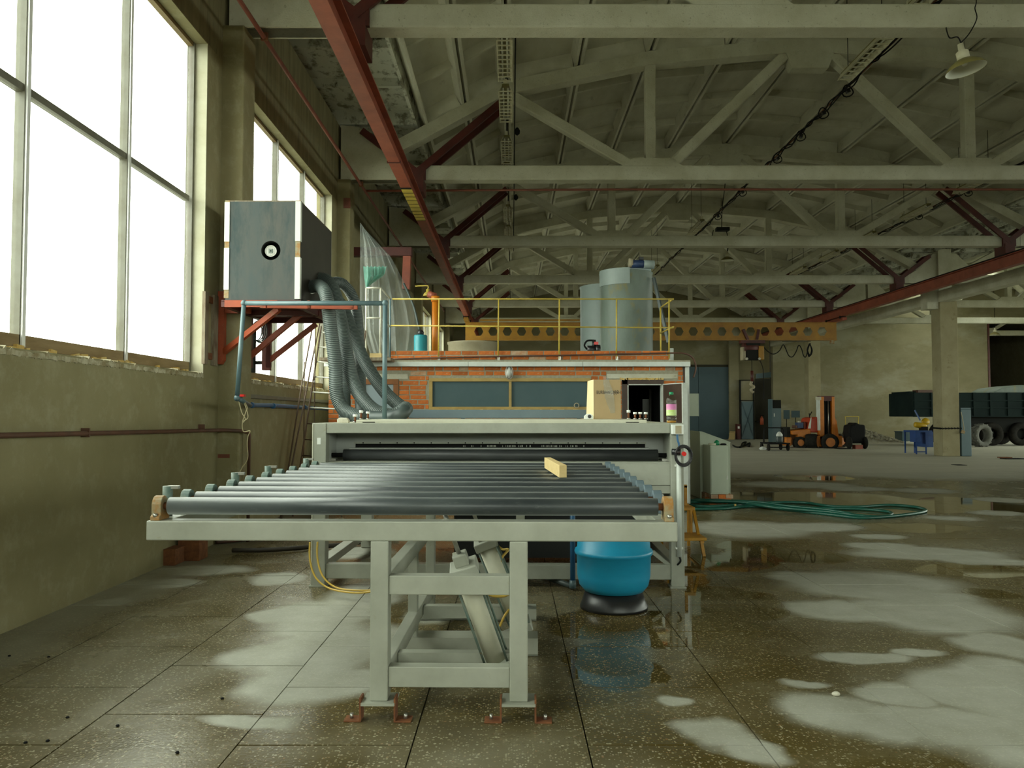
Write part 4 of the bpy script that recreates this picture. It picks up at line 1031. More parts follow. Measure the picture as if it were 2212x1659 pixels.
# ---- roof railing
RY = HY - .02
rg = thing('roof_railing', 'yellow pipe railing along the front of the hut roof', 'railing', (hx(1150), RY, ROOF))
zt_, zm_ = hz(646, RY), hz(706, RY)
MB().cyl((hx(846, RY), RY, zt_), (hx(1456, RY), RY, zt_), .012, n=10).build('top_rail', M['rail_yellow'], rg)
MB().cyl((hx(840, RY), RY, zm_ + .02), (hx(1456, RY), RY, zm_ - .015), .011, n=10).build('middle_rail', M['rail_yellow'], rg)
for px in (948, 1077, 1209, 1333, 1447): MB().cyl((hx(px - 1, RY), RY, hz(775, RY)), (hx(px, RY), RY, zt_), .012, n=10).build('rail_post', M['rail_yellow'], rg)
for z in (zt_, zm_): MB().tube([(hx(1456, RY), RY, z), (hx(1458, RY) , RY + 1.2, z + .02)], .014, 8).build('return_rail', M['rail_yellow'], rg)
MB().cyl((hx(1458, RY), RY + 1.2, ROOF), (hx(1458, RY), RY + 1.2, zt_ + .02), .015, n=10).build('rail_post', M['rail_yellow'], rg)
MB().cyl((hx(1452, RY), RY + .05, ROOF), (hx(1452, RY), RY + .05, hz(752, RY)), .04, n=12).build('post_sleeve', M['hut_white'], rg)
for px in (948, 1077, 1209, 1333): MB().box(hx(px, RY) - .02, hx(px, RY) + .02, RY - .01, RY + .035, hz(778, RY), hz(770, RY)).build('rail_foot', M['steel'], rg)
# brown pipe along the parapet that bends down past the hut corner
bp_ = [(hx(845), HY - .03, hz(776)), (hx(1000), HY - .03, hz(772)), (hx(1250), HY - .03, hz(767)), (hx(1440), HY - .03, hz(763)), (hx(1480), HY + .0, hz(764)), (hx(1500), HY + .1, hz(772)), (hx(1506), HY + .1, hz(786)), (hx(1506), HY + .1, hz(800)), (hx(1501), HY + .1, hz(815))]
tag(hang(bp_, .014, 'conduit_pipe', M['pipe_brown'], None, sub=6), 'thin brown conduit along the parapet bending down past the hut corner', 'pipe')
# grey-green switch box on the side of the hut
eb_ = thing('switch_cabinet', 'pale narrow wall cabinet hanging on the hut side beside the blue gate', 'cabinet', (HX1 + .1, HY + .35, hz(899)))
MB().box(HX1 + .002, hx(1508, HY + .2), HY + .2, HY + .6, hz(899, 13.2), hz(850, 13.2)).build('cabinet_body', M['cabinet'], eb_, bevel=.006)
MB().box(hx(1508, HY + .2), hx(1508, HY + .2) + .012, HY + .2, HY + .6, hz(899, 13.2), hz(850, 13.2)).build('cabinet_door', M['cabinet'], eb_)

# ---- landing and guard frame at the left of the roof
LY = 12.55
ld = thing('landing', 'small steel landing with pale guard frame at the head of the ladder', 'landing', (hx(770, LY), LY, hz(770, LY)))
zl = hz(773, LY)
MB().box(hx(692, LY), hx(845, LY), LY - .1, HY - .11, zl - .05, zl).build('deck_frame', M['wood_old'], ld)
MB().box(hx(800, LY), hx(825, LY), LY - .08, LY + .02, zl + .001, hz(764, LY)).build('wood_block', M['wood'], ld)
gx = [hx(790, LY), hx(821, LY)]; gz = hz(622, LY)
for x in gx: MB().cyl((x, LY, zl), (x, LY, gz), .015, n=8).build('guard_post', M['rail_grey'], ld)
for z in (gz, hz(687, LY)): MB().cyl((gx[0], LY, z), (gx[1], LY, z), .015, n=8).build('guard_bar', M['rail_grey'], ld)
for z0, z1 in ((gz, zt_), (hz(687, LY), zm_)): MB().cyl((gx[1], LY, z0), (hx(842, RY), RY, z1), .012, n=8).build('guard_bar', M['rail_grey'], ld)
MB().cyl((hx(842, RY), RY, zc1 + .03), (hx(842, RY), RY, zt_), .014, n=8).build('guard_post', M['pvc_grey'], ld)
# ---- ladder with hand rods
def ext(pa, pb, Ya, Yb):
    return P(*pa, Ya), P(*pb, Yb)
ldr = thing('ladder', 'rusty steel ladder leaning up to the hut roof beside the window wall', 'ladder', (-2.9, 11.8, fz(11.8)))
t0, b0 = P(694, 705, 12.45), P(652, 985, 11.75); b0 = t0 + (b0 - t0)*((t0.z - fz(11.5) - .003)/(t0.z - b0.z))
t1, b1 = P(790, 715, 12.45), P(769, 880, 12.0); b1 = b0 + Vector((t1.x - t0.x, 0, 0))
for a, b in ((t0, b0), (t1, b1)):
    sgn = Vector((.028,0,0))
    MB().beam(b, a, .014, .05, (0,-1,.3)).build('stringer', M['ladder'], ldr)
n_r = 12
for k in range(n_r):
    t = (k + .6)/n_r; MB().cyl(b0.lerp(t0, t), b1.lerp(t1, t), .011, n=8).build('rung', M['rail_grey'] if k > 5 else M['ladder'], ldr)  # backlight on the upper rungs is put into a paler colour
for pts in ([(676,700,12.3),(661,782,12.1),(650,842,11.9),(640,905,11.7)], [(692,690,12.3),(672,790,12.1),(661,848,11.9),(650,905,11.7)]):
    q = [P(*p) for p in pts]; e = q[-1] + (q[-1] - q[-2])*((q[-1].z - fz(11.6) - .002)/(q[-2].z - q[-1].z)); q.append(e)
    MB().tube(q, .012, 8).build('hand_rod', M['ladder'], ldr)
for px in (658, 681): 
    a = P(px, 700 if px > 670 else 782, 12.15); MB().cyl((a.x, a.y, fz(12.1)), (a.x, a.y, a.z), .009, n=6).build('hand_post', M['ladder'], ldr)

# ---- things standing on the hut roof
def tank(cx, cy_, r, z0, z1, label, name, m, grp=None):
    t = thing(name, label, 'tank', (cx, cy_, z0), 0, grp)
    MB().lathe([(r*1.0,0),(r*1.012,.02),(r,.05),(r*.995,(z1-z0)*.5),(r,z1-z0-.03),(r*1.02,z1-z0-.015),(r*1.02,z1-z0),(r*.95,z1-z0),(.001,z1-z0+.02)], (cx, cy_, z0), 40).build('tank_shell', m, t); return t
c1 = Vector((hx(1353.5, 14.9), 14.9, 0)); r1_ = 57*14.9/F; zt1 = hz(583, 14.5)
tA = tank(c1.x, c1.y, r1_, ROOF, zt1, 'tall grey-green cylindrical tank with a mixer motor on top, on the hut roof', 'mixing_tank', M['tank_grey'])
arc = MB(); r_ = r1_*1.028; zb_, ztb = hz(612, 14.4), zt1 + .03
for k in range(16):
    a0_, a1_ = [math.radians(178 + (262 - 178)*q/16 + 8) for q in (k, k+1)]
    arc.add([c1 + Vector((r_*math.cos(a), r_*math.sin(a), z)) for a, z in ((a0_,zb_),(a1_,zb_),(a1_,ztb),(a0_,ztb))] + [c1 + Vector((r1_*1.005*math.cos(a), r1_*1.005*math.sin(a), z)) for a, z in ((a0_,zb_),(a1_,zb_),(a1_,ztb),(a0_,ztb))],
            [(0,1,2,3),(4,7,6,5),(0,4,5,1),(2,6,7,3)] + ([(0,3,7,4)] if k == 0 else []) + ([(1,5,6,2)] if k == 15 else []))
arc.build('pale_collar', M['tank_pale'], tA)
MB().box(c1.x - .02, c1.x + .42, c1.y - .3, c1.y - .22, zt1 - .02, zt1 + .05).build('motor_bridge', M['tank_pale'], tA)
mt = MB().cyl((hx(1366,14.6), 14.6, hz(570,14.6)), (hx(1392,14.6), 14.6, hz(571,14.6)), .075, n=18).build('mixer_motor', M['motor_blue'], tA)
MB().cyl((hx(1392,14.6), 14.6, hz(571,14.6)), (hx(1415,14.6), 14.6, hz(572,14.6)), .08, n=18).build('motor_fan', M['tank_pale'], mt)
MB().cyl((hx(1360,14.6), 14.6, hz(568,14.6)), (hx(1368,14.6), 14.6, hz(568,14.6)), .085, n=16).build('gear_case', M['beige'], mt)
MB().box(hx(1382,14.6), hx(1391,14.6), 14.55, 14.65, hz(562,14.6), hz(556,14.6)).build('terminal_box', M['black_gloss'], mt)
MB().beam(P(1412,600,14.6), P(1444,740,14.4), .05, .05).build('down_pipe', M['hose_grey'], tA)
tank(hx(1310, 16.3), 16.3, 28*16.3/F*2.0, ROOF, hz(612, 15.8), 'second pale tank half hidden behind the mixing tank on the hut roof', 'settling_tank', M['tank_pale'])
pp = thing('pump', 'small black pump with a red part beside the mixing tank', 'pump', (hx(1281,14.1), 14.1, ROOF))
MB().box(hx(1281,14.1) - .11, hx(1281,14.1) + .13, 14.02, 14.2, ROOF, ROOF + .17).build('pump_plinth', M['mortar'], pp)
ROOF_ = ROOF; ROOF = ROOF + .17
q = Vector((hx(1281,14.1), 14.1, ROOF))
MB().cyl(q + Vector((-.1,0,.1)), q + Vector((.05,0,.1)), .07, n=16).build('pump_body', M['black_gloss'], pp)
MB().cyl(q + Vector((.05,0,.1)), q + Vector((.13,0,.1)), .085, n=16).build('pump_head', M['black_gloss'], pp)
MB().cyl(q + Vector((.02,0,.12)), q + Vector((.02,0,.27)), .035, n=10).build('outlet', M['black_gloss'], pp)
MB().box(q.x + .02, q.x + .09, 14.02, 14.08, ROOF + .18, ROOF + .23).build('red_cover', M['red_plastic'], pp)
MB().box(q.x - .1, q.x + .12, 14.03, 14.17, ROOF, ROOF + .03).build('pump_foot', M['black'], pp)
MB().tube(smoothpath([q + Vector((-.1,-.02,.1)), q + Vector((-.15,-.03,.17)), q + Vector((-.1,-.03,.25)), q + Vector((.02,0,.26))]), .016, 8).build('pump_hose', M['black'], pp)
ROOF = ROOF_
bq = Vector((hx(1021,15.2), 15.2, ROOF)); R_ = 53*15.2/F; zr_ = hz(736, 14.8) - ROOF
bs = thing('round_basin', 'round beige concrete basin standing on the hut roof', 'basin', bq)
MB().lathe([(R_*.97,0),(R_,zr_*.5),(R_*1.0,zr_-.05),(R_*1.04,zr_-.03),(R_*1.04,zr_),(R_*.93,zr_),(R_*.9,.06),(.001,.05)], bq, 40).build('basin_wall', M['beige'], bs)
dq = Vector((hx(1135,14.2), 14.2, ROOF)); dm = thing('brown_pot', 'brown rounded pot upside down behind the parapet', 'pot', dq)
MB().lathe([(.11,0),(.105,.16),(.09,.22),(.05,.26),(.001,.27)], dq, 20).build('pot_shell', M['pipe_brown'], dm)
tq = Vector((hx(908,13.8), 13.8, ROOF)); td = thing('teal_drum', 'teal cylinder with a black cap at the left end of the hut roof', 'drum', tq)
MB().lathe([(.115,0),(.118,.01),(.115,.03),(.115,hz(724,13.8)-ROOF-.02),(.105,hz(724,13.8)-ROOF),(.001,hz(724,13.8)-ROOF)], tq, 24).build('drum_shell', M['teal'], td)
MB().lathe([(.055,hz(724,13.8)-ROOF),(.06,hz(718,13.8)-ROOF),(.035,hz(713,13.8)-ROOF),(.001,hz(712,13.8)-ROOF)], tq, 16).build('drum_cap', M['black_gloss'], td)
oq = Vector((hx(939.5,14.1), 14.1, ROOF)); op = thing('orange_pipe', 'upright bright orange plastic pipe on the hut roof', 'pipe', oq)
MB().cyl(oq, (oq.x, oq.y, hz(652,14.1)), .058, n=20).build('pipe_body', M['orange_pvc'], op)
MB().cyl((oq.x, oq.y, hz(652,14.1)), (oq.x, oq.y, hz(640,14.1)), .075, n=20).build('pipe_socket', M['orange_pvc'], op)
MB().cyl((oq.x, oq.y, hz(640,14.1)), (oq.x - .12, oq.y + .05, hz(635,14.1)), .06, n=16).build('pipe_elbow', M['red_steel'], op)
lq = P(924, 636, 14.4); yl = thing('yellow_lamp', 'small olive yellow bell lamp on a bent arm above the orange pipe', 'lamp', (lq.x, lq.y, lq.z))
MB().lathe([(.085,-.03),(.08,0),(.05,.035),(.03,.05),(.03,.09),(.001,.095)], lq, 20, cap=False).build('lamp_shade', M['rail_yellow'], yl)
hang([lq + Vector((0,0,.09)), lq + Vector((.01,0,.14)), lq + Vector((-.03,.05,.165)), lq + Vector((-.24,.12,.17))], .011, 'lamp_arm', M['rail_yellow'], yl, False)
# ---- plastic sheeting and orange duct between the hut and the window wall
def sheet(name, pts, m, seed, parent=None):
    """a hanging sheet through rows of world points, with folds"""
    r = random.Random(seed); mm = MB(); rows = []
    for row in pts:
        n = 22; a = [Vector(p) for p in row]; out = []
        for k in range(n + 1):
            t = k/n*(len(a)-1); i = min(int(t), len(a)-2); p = a[i].lerp(a[i+1], t - i)
            out.append(p + Vector((0, .07*math.sin(k*1.7 + seed) + .03*math.sin(k*4.1), 0)))
        rows.append(out)
    for ra, rb2 in zip(rows, rows[1:]):
        for k in range(len(ra)-1): mm.add([ra[k], ra[k+1], rb2[k+1], rb2[k]], [(0,1,2,3)])
    return mm.build(name, m, parent, smooth=True, fix=False)
S_ = lambda px, py, Y: P(px, py, Y)
sh = thing('plastic_sheet', 'hazy grey plastic sheeting hung between the hut roof and the window wall', 'sheet', (-2.2, 14.0, 2.3))
sheet('sheet_film', [[S_(779,482,14.5),S_(786,492,14.4),S_(792,500,14.3)], [S_(777,545,14.4),S_(808,535,14.1),S_(842,552,14.0)], [S_(776,600,14.3),S_(815,600,13.9),S_(872,608,13.9)],
    [S_(776,660,14.2),S_(815,665,13.8),S_(893,668,13.9)], [S_(786,720,14.2),S_(815,720,13.8),S_(902,715,13.9)], [S_(800,772,14.1),S_(830,772,13.7),S_(890,768,13.9)]], M['film'], 2, sh)
sheet('green_film', [[S_(786,576,13.75),S_(836,576,13.75)], [S_(788,600,13.72),S_(832,592,13.72)], [S_(792,625,13.72),S_(800,612,13.72)]], M['film_green'], 5, sh)
MB().tube(smoothpath([S_(872,612,13.9),S_(893,660,13.85),S_(903,700,13.8),S_(906,712,13.8)], 5), .02, 8).build('sheet_edge', M['hose_grey'], sh)
dk = thing('orange_duct', 'dark orange square duct elbow above the plastic sheeting', 'duct', P(880, 560, 15.6))
MB().beam(Vector((XW, 15.8, P(836,545,15.8).z)), P(890,545,15.8), .2, .17).build('duct_top', M['dark_red'], dk)
MB().beam(P(880,545,15.8), P(877,625,15.8), .15, .15, (0,1,0)).build('duct_drop', M['red_steel'], dk)

# ------------------------------------------------------------------ ventilation box on its red bracket, by the window wall
BX0, BX1, BY0, BY1 = (481-CX)*8.4/F, (645-CX)*8.4/F, 8.4, 9.86
BZ0, BZ1 = P(560,648,8.4).z, P(560,433,8.4).z
vb = thing('ventilation_box', 'grey sheet metal box with a round hole, on a red bracket by the window', 'ventilation box', ((BX0+BX1)/2, 9.1, BZ0))
hc = Vector((P(585,541,8.4).x, BY0, P(585,541,8.4).z)); hr = 21*8.4/F
def plate_hole(x0, x1, z0, z1, c, r, y0, y1, n=40):
    mm = MB(); ang = [2*PI*k/n for k in range(n)]; 
    def edge(a):
        dx, dz = math.cos(a), math.sin(a); t = min(((x1 if dx > 0 else x0) - c.x)/dx if abs(dx) > 1e-6 else 1e9, ((z1 if dz > 0 else z0) - c.z)/dz if abs(dz) > 1e-6 else 1e9); return c.x + dx*t, c.z + dz*t
    corners = [math.atan2(zc - c.z, xc_ - c.x) % (2*PI) for xc_ in (x0, x1) for zc in (z0, z1)]
    ang = sorted(ang + corners); n = len(ang)
    ou = [edge(a) for a in ang]; inn = [(c.x + r*math.cos(a), c.z + r*math.sin(a)) for a in ang]
    vs = [(x, y0, z) for x, z in ou] + [(x, y0, z) for x, z in inn] + [(x, y1, z) for x, z in inn] + [(x, y1, z) for x, z in ou]; fs = []
    for k in range(n):
        j = (k+1) % n; fs += [(k, j, n+j, n+k), (n+k, n+j, 2*n+j, 2*n+k), (2*n+k, 2*n+j, 3*n+j, 3*n+k), (3*n+k, 3*n+j, j, k)]
    return mm.add(vs, fs)
plate_hole(BX0 + .012, BX1 - .012, BZ0, BZ1 - .012, hc, hr, BY0, BY0 + .02).build('front_panel', M['box_metal'], vb)
m = MB(); m.box(BX0, BX0 + .02, BY0 + .02, BY1, BZ0, BZ1); m.box(BX0, BX1, BY1 - .02, BY1, BZ0, BZ1); m.box(BX0, BX1, BY0 + .02, BY1, BZ0, BZ0 + .02); m.build('casing', M['box_dark'], vb)
MB().box(BX1 - .02, BX1, BY0 + .02, BY1, BZ0, BZ1 - .01).build('side_panel', M['box_dark'], vb)
MB().box(BX0, BX1, BY0, BY1, BZ1 - .012, BZ1).build('top_panel', M['wood_old'], vb)
zs = [P(500,q,8.4).z for q in (433,522,536,625)]
for x0, x1, spans in ((BX0 - .004, BX0 + .05, ((437,522),(536,626))), (BX1 - .052, BX1 + .004, ((435,521),(556,646)))):
    MB().box(x0 + .002, x1 - .002, BY0 - .003, BY0, BZ0 + .02, BZ1).build('corner_post', M['rust_cast'], vb)
    for a, b in spans: MB().box(x0, x1, BY0 - .009, BY0 + .05, P(500,b,8.4).z, P(500,a,8.4).z).build('corner_plate', M['corner_white'], vb)
MB().lathe([(hr,0),(hr,.14),(hr*.98,.14),(hr*.98,0)], (hc.x, BY0 + .02, hc.z), 32, Matrix.Rotation(-PI/2, 3, 'X'), closed=True).build('duct_collar', M['dark_mesh'], vb)
MB().cyl((hc.x, BY0 + .16, hc.z), (hc.x, BY0 + .17, hc.z), hr, n=32).build('duct_back', M['dark_mesh'], vb)
gc = Vector((hc.x - .008, BY0 + .03, hc.z)); gm = MB(); gr = hr*.58
gm.tube([gc + Vector((gr*math.cos(a), 0, gr*math.sin(a))) for a in [2*PI*k/28 for k in range(28)]], .005, 6, closed=True)
for k in range(-6, 7):
    d = k*gr/6.5; h = math.sqrt(max(0, gr*gr - d*d)); gm.beam(gc + Vector((d,0,-h)), gc + Vector((d,0,h)), .0035, .0035); gm.beam(gc + Vector((-h,0,d)), gc + Vector((h,0,d)), .0028, .0028)
MB().cyl(gc + Vector((0,.004,0)), gc + Vector((0,.03,0)), gr, n=28).build('fan_face', M['box_metal'], vb)
gg = gm.build('grille', M['steel'], vb)
MB().box(gc.x - .022, gc.x + .022, gc.y - .008, gc.y, gc.z - .022, gc.z + .022).build('grille_plate', M['tank_grey'], gg)
MB().cyl(gc + Vector((0,-.008,0)), gc + Vector((0,-.012,0)), .007, n=10).build('grille_screw', M['black'], gg)
# bracket
br_ = thing('wall_bracket', 'orange-red steel wall bracket with three diagonal braces under the ventilation box', 'bracket', (-2.7, 9.1, BZ0 - .06))
PZ1 = BZ0 - .001; PZ0 = PZ1 - .07
MB().box(BX0 - .02, BX1 + .02, BY0 - .02, BY1 + .1, PZ1 - .012, PZ1).build('deck_sheet', M['dark_red'], br_)
MB().box(P(487,660,8.36).x, P(600,660,8.36).x, 8.33, 8.38, PZ0 - .012, PZ1 - .012).build('front_rail', M['bright_red'], br_)
MB().beam(P(563,661,8.3), P(772,664,8.3), .05, .045).build('long_angle', M['bright_red'], br_)
for y in (9.2, BY1 + .06): MB().box(BX0 - .02, BX1 + .02, y - .03, y + .03, PZ0, PZ1 - .012).build('cross_rail', M['dark_red'], br_)
for x in (BX0 + .0, BX1 - .02): MB().box(x - .03, x + .03, BY0, BY1 + .1, PZ0, PZ1 - .012).build('side_rail', M['dark_red'], br_)
ux0, ux1 = P(472,700,8.94).x, P(486,700,8.94).x
MB().prism([(ux0, P(0,787,8.94).z + .06), (ux0, P(0,787,8.94).z), (ux1 - .03, P(0,787,8.94).z), (ux1, P(0,778,8.94).z), (ux1, P(0,630,8.94).z), (ux0, P(0,630,8.94).z)], lambda a, c, d: (a, d, c), 8.91, 8.985).build('upright', M['bright_red'], br_)
for (a, b) in (((484,760,8.93),(603,667,8.5)), ((530,778,9.42),(650,678,9.3)), ((580,780,9.98),(683,700,9.95))):
    MB().beam(P(*a), P(*b), .045, .06).build('brace', M['bright_red'] if a[2] < 9 else M['red_steel'], br_)
for px in (530, 580): 
    a = P(px, 780, 9.42 if px == 530 else 9.98); MB().box(-3.06, a.x + .03, a.y - .03, a.y + .03, a.z - .08, PZ0).build('upright', M['dark_red'], br_)
MB().box(-3.06, BX0, 9.02, 9.06, PZ0, PZ1 - .012).build('tie', M['dark_red'], br_)
MB().box(ux0, BX0 + .1, 8.93, 8.98, PZ0, PZ1 - .012).build('tie', M['bright_red'], br_)
ch = thing('steel_channel_pair', 'pair of weathered vertical channels bolted to the wall left of the red bracket', 'channel', (XW + .04, 8.7, P(0,785,8.6).z))
z0, z1 = P(0,787,8.6).z, P(0,632,8.6).z
for y0, y1 in ((8.50, 8.60), (8.76, 8.88)): MB().box(XW + .001, XW + .035, y0, y1, z0, z1).build('channel', M['wood_old'], ch)
for z in (z0 + .06, z1 - .1): MB().box(XW + .001, XW + .02, 8.60, 8.76, z, z + .07).build('spacer', M['rust'], ch)
# coil of cable hanging under the bracket, dark bracket arm beyond
co = thing('cable_coil', 'coil of grey cable hanging under the red bracket in front of the window', 'cable', P(555, 715, 9.7))
cc = P(555, 715, 9.7)
for k in range(4): MB().tube([cc + Vector(((.06 + .008*k)*math.cos(a) + .01*k, .01*k, (.115 + .008*k)*math.sin(a))) for a in [2*PI*j/24 for j in range(24)]], .007, 6, closed=True).build('loop', M['hose_grey'], co)
da = thing('steel_hanger', 'dark steel hanger frame below the far end of the ventilation box', 'frame', P(560, 740, 10.3))
a = P(577, 690, 10.3); b = P(577, 800, 10.3)
MB().box(a.x - .05, a.x + .05, 10.26, 10.34, b.z, a.z).build('hanger_post', M['dark_red'], da)
a = P(548, 745, 10.3); MB().box(a.x - .018, a.x + .018, 10.26, 10.34, P(0,805,10.3).z, P(0,700,10.3).z).build('hanger_post', M['dark_mesh'], da)
MB().box(P(548,0,10.3).x, P(577,0,10.3).x, 10.28, 10.32, P(0,787,10.3).z, P(0,780,10.3).z).build('hanger_bar', M['dark_mesh'], da)
# ---- ribbed hoses from the box down to the machine
def ribbed(px_pts, r, label, clamp=None):
    pts = [P(*p) for p in px_pts]; c = resample(smoothpath(pts, 14), .0065)
    rs = [(r*.88, r, r)[i % 3] for i in range(len(c))]
    h = thing('ribbed_hose', label, 'hose', (pts[-1].x, pts[-1].y, pts[-1].z), 0, 'ribbed hoses from the ventilation box')
    hm = MB().tube(c, rs, 14)
    for q in range(len(hm.f) - 2):
        if (q // 14) % 3 != 1: hm.mi[q] = 1  # grooves coloured darker, the shade between ridges put into the hose
    hm.build('hose', [M['hose_light'], M['hose_grey']], h)
    d = (c[0] - c[6]).normalized(); MB().cyl(c[0], c[8], r*1.06, n=16).build('clamp', M['steel'], h)
    return h
ribbed([(668,621,8.9),(690,618,8.7),(705,640,8.45),(713,700,8.4),(724,790,8.4),(727,850,8.35),(742,884,8.3),(770,899,8.2),(790,903,8.15)], .072, 'ribbed hose that hangs leftmost and straightest from the box')
ribbed([(668,606,9.3),(700,603,9.2),(722,630,9.0),(736,690,8.8),(748,760,8.6),(765,830,8.5),(800,880,8.3),(840,897,8.2),(866,890,8.2),(880,880,8.3)], .073, 'ribbed hose that curls forward along the machine top behind the studs')
ribbed([(680,640,9.6),(708,632,9.6),(738,660,9.5),(762,720,9.3),(790,785,9.1),(830,845,8.9),(866,878,8.75),(884,888,8.7)], .072, 'ribbed hose slanting farthest right, in front of the long window wall')
ribbed([(690,672,9.8),(716,660,9.8),(738,672,9.75),(750,700,9.62),(748,780,9.5),(744,860,9.3),(746,905,8.5)], .070, 'dark ribbed hose hanging straight down behind the others, on the left')
ribbed([(700,615,9.75),(738,612,9.95),(766,652,10.0),(774,720,9.95),(777,790,9.75),(779,860,9.35),(784,905,8.6)], .070, 'dark ribbed hose hanging straight down behind the others, on the right')
el = thing('hose_elbow', 'smooth grey elbow joining the hoses on the machine top', 'elbow', mw(868, FYM + 1.3, zt_w))
MB().tube(smoothpath([P(800,902,8.1), P(838,902,8.0), P(866,895,7.95), P(876,885,8.0)], 6), .068, 16).build('elbow_tube', M['hose_grey'], el)
# ---- grey water pipe that runs from the wall along the bracket and down to the machine
gp = thing('water_pipe', 'grey blue plastic pipe running under the ventilation box and down to the machine', 'pipe', P(512, 862, 8.2))
pts = [P(512,860,8.15), P(527,655,8.15), P(832,655,7.85), P(833,905,7.85)]
pts[3] = Vector((pts[2].x, 7.85, zt_w + .001)); 
for i, (a, b) in enumerate(zip(pts, pts[1:])): MB().cyl(a, b, .023, n=14).build('pipe_run', M['pvc_grey'], gp)
for p in pts[:3]: MB().lathe([(.001,-.034),(.022,-.026),(.033,0),(.022,.026),(.001,.034)], p, 14).build('elbow', M['pvc_grey'], gp)
for px in (572, 667, 760): 
    a = P(px, 655, 8.12); MB().box(a.x - .012, a.x + .012, a.y - .01, a.y + .04, a.z - .05, a.z + .027).build('pipe_clip', M['bright_red'], gp)
e = pts[0]; vx = P(523, 866, 8.35)
MB().tube([e, e + Vector((.03,.1,-.03)), vx, P(540,876,9.0)], .024, 12).build('pipe_run', M['pvc_grey'], gp)
vv = MB().cyl(P(521,852,8.3), P(522,866,8.3), .012, n=8).build('valve', M['black_gloss'], gp)
MB().box(P(516,858,8.28).x, P(528,858,8.28).x, 8.26, 8.32, P(0,857,8.28).z, P(0,852,8.28).z).build('valve_handle', M['red_plastic'], vv)
wp = thing('blue_wall_pipe', 'blue plastic pipe along the wall below the second window', 'pipe', (-3.2, 9.8, 1.5))
q = [P(540,876,9.0), Vector((-3.19, 9.75, 1.51)), Vector((-3.2, 10.6, 1.52)), Vector((-3.2, 13.0, 1.50)), Vector((-3.2, 15.0, 1.48))]
MB().tube(q, .027, 12).build('pipe_run', M['pvc_blue'], wp)
for y in (9.8, 10.7, 12.3): MB().cyl((-3.197, y, 1.512), (-3.197, y + .09, 1.512), .036, n=12).build('coupling', M['pvc_blue'], wp)
tag(MB().box(XW, XW + .05, 9.42, 14.95, 1.60, 1.65).build('cable_duct', M['frame_grey'], bevel=.004), 'grey cable duct along the wall above the blue pipe', 'cable duct')
rp = thing('cream_cord', 'cream cord tangled at the pipe valve and trailing down the wall', 'cord', P(528, 880, 8.3))
q = [P(x, y, 8.35 + (.0015*(y-880))) for x, y in ((516,866),(522,890),(530,905),(524,912),(531,890),(534,880),(527,868),(536,900),(524,913),(526,932),(540,931),(536,942),(534,960),(535,990),(522,1012),(508,1040),(500,1056))]
hang(q, .0055, 'cord', M['rope'], rp, False)
lp = thing('brown_wall_pipe', 'brown steel pipe along the lower window wall turning down beside the column', 'pipe', (XW + .04, 7, 1.25))
q = [Vector((XW + .045, 2.0, 1.285)), Vector((XW + .045, 5.1, 1.265)), Vector((XW + .045, 8.85, 1.225)), Vector((-3.22, 8.93, 1.225)), Vector((-3.0, 8.94, 1.215)), Vector((-2.985, 9.0, 1.20)), Vector((-2.985, 9.1, 1.19))]
MB().tube(q, .019, 12).build('pipe_run', M['pipe_brown'], lp)
MB().tube([q[-1], Vector((-2.985, 9.12, 1.17)), Vector((-2.985, 9.12, fz(9.1)))], .019, 12).build('pipe_drop', M['pipe_brown'], lp)
for y in (6.15, 8.45): MB().box(XW + .001, XW + .066, y - .008, y + .008, 1.225, 1.295).build('pipe_clip', M['pipe_brown'], lp)
for z, y, x1_, nm in ((.915, 9.0, .13, 'painted_band'), ):
    MB().box(-3.29, -3.16, 8.992, 8.999, P(0,989,9).z, P(0,981,9).z).build('painted_band', M['pipe_red'], bpy.data.objects['wall_column'])
MB().box(-3.18, -3.05, 14.985, 14.999, P(0,450,15).z, P(0,428,15).z).build('painted_band', M['pipe_red'], bpy.data.objects['wall_column.001'])
rpipe = thing('red_gas_pipe', 'thin red pipe running high along the window wall under the trusses', 'pipe', (-2.9, 15, 5.83))
MB().cyl((-2.89, 1.5, 5.79), (-2.89, 34, 5.79), .026, n=12).build('pipe_run', M['pipe_red'], rpipe)
for y in (9.2, 15.2, 21.2): MB().box(-2.93, -2.85, y - .02, y + .02, 5.76, 5.855).build('pipe_clip', M['rust'], rpipe)
MB().tube([(-2.9, 15.65, 5.80), (2, 15.65, 5.83), (12.6, 15.6, 5.815), (14.3, 15.6, 5.81)], .022, 10).build('cross_pipe', M['pipe_red'], rpipe)
# rear channel of the machine (seen below the hut window)
MB().box(X(884, 4.9), X(1292, 4.9), 4.84, 4.98, LP(900,903,4.9)[1], LP(900,885,4.9)[1]).build('rear_channel', M['blue_metal'], wm, True, bevel=.004)
for px in (1000, 1250): MB().box(X(px, 4.9) - .02, X(px, 4.9) + .02, 4.88, 4.94, zt - .01, LP(900,900,4.9)[1]).build('channel_foot', M['blue_metal'], wm, True)
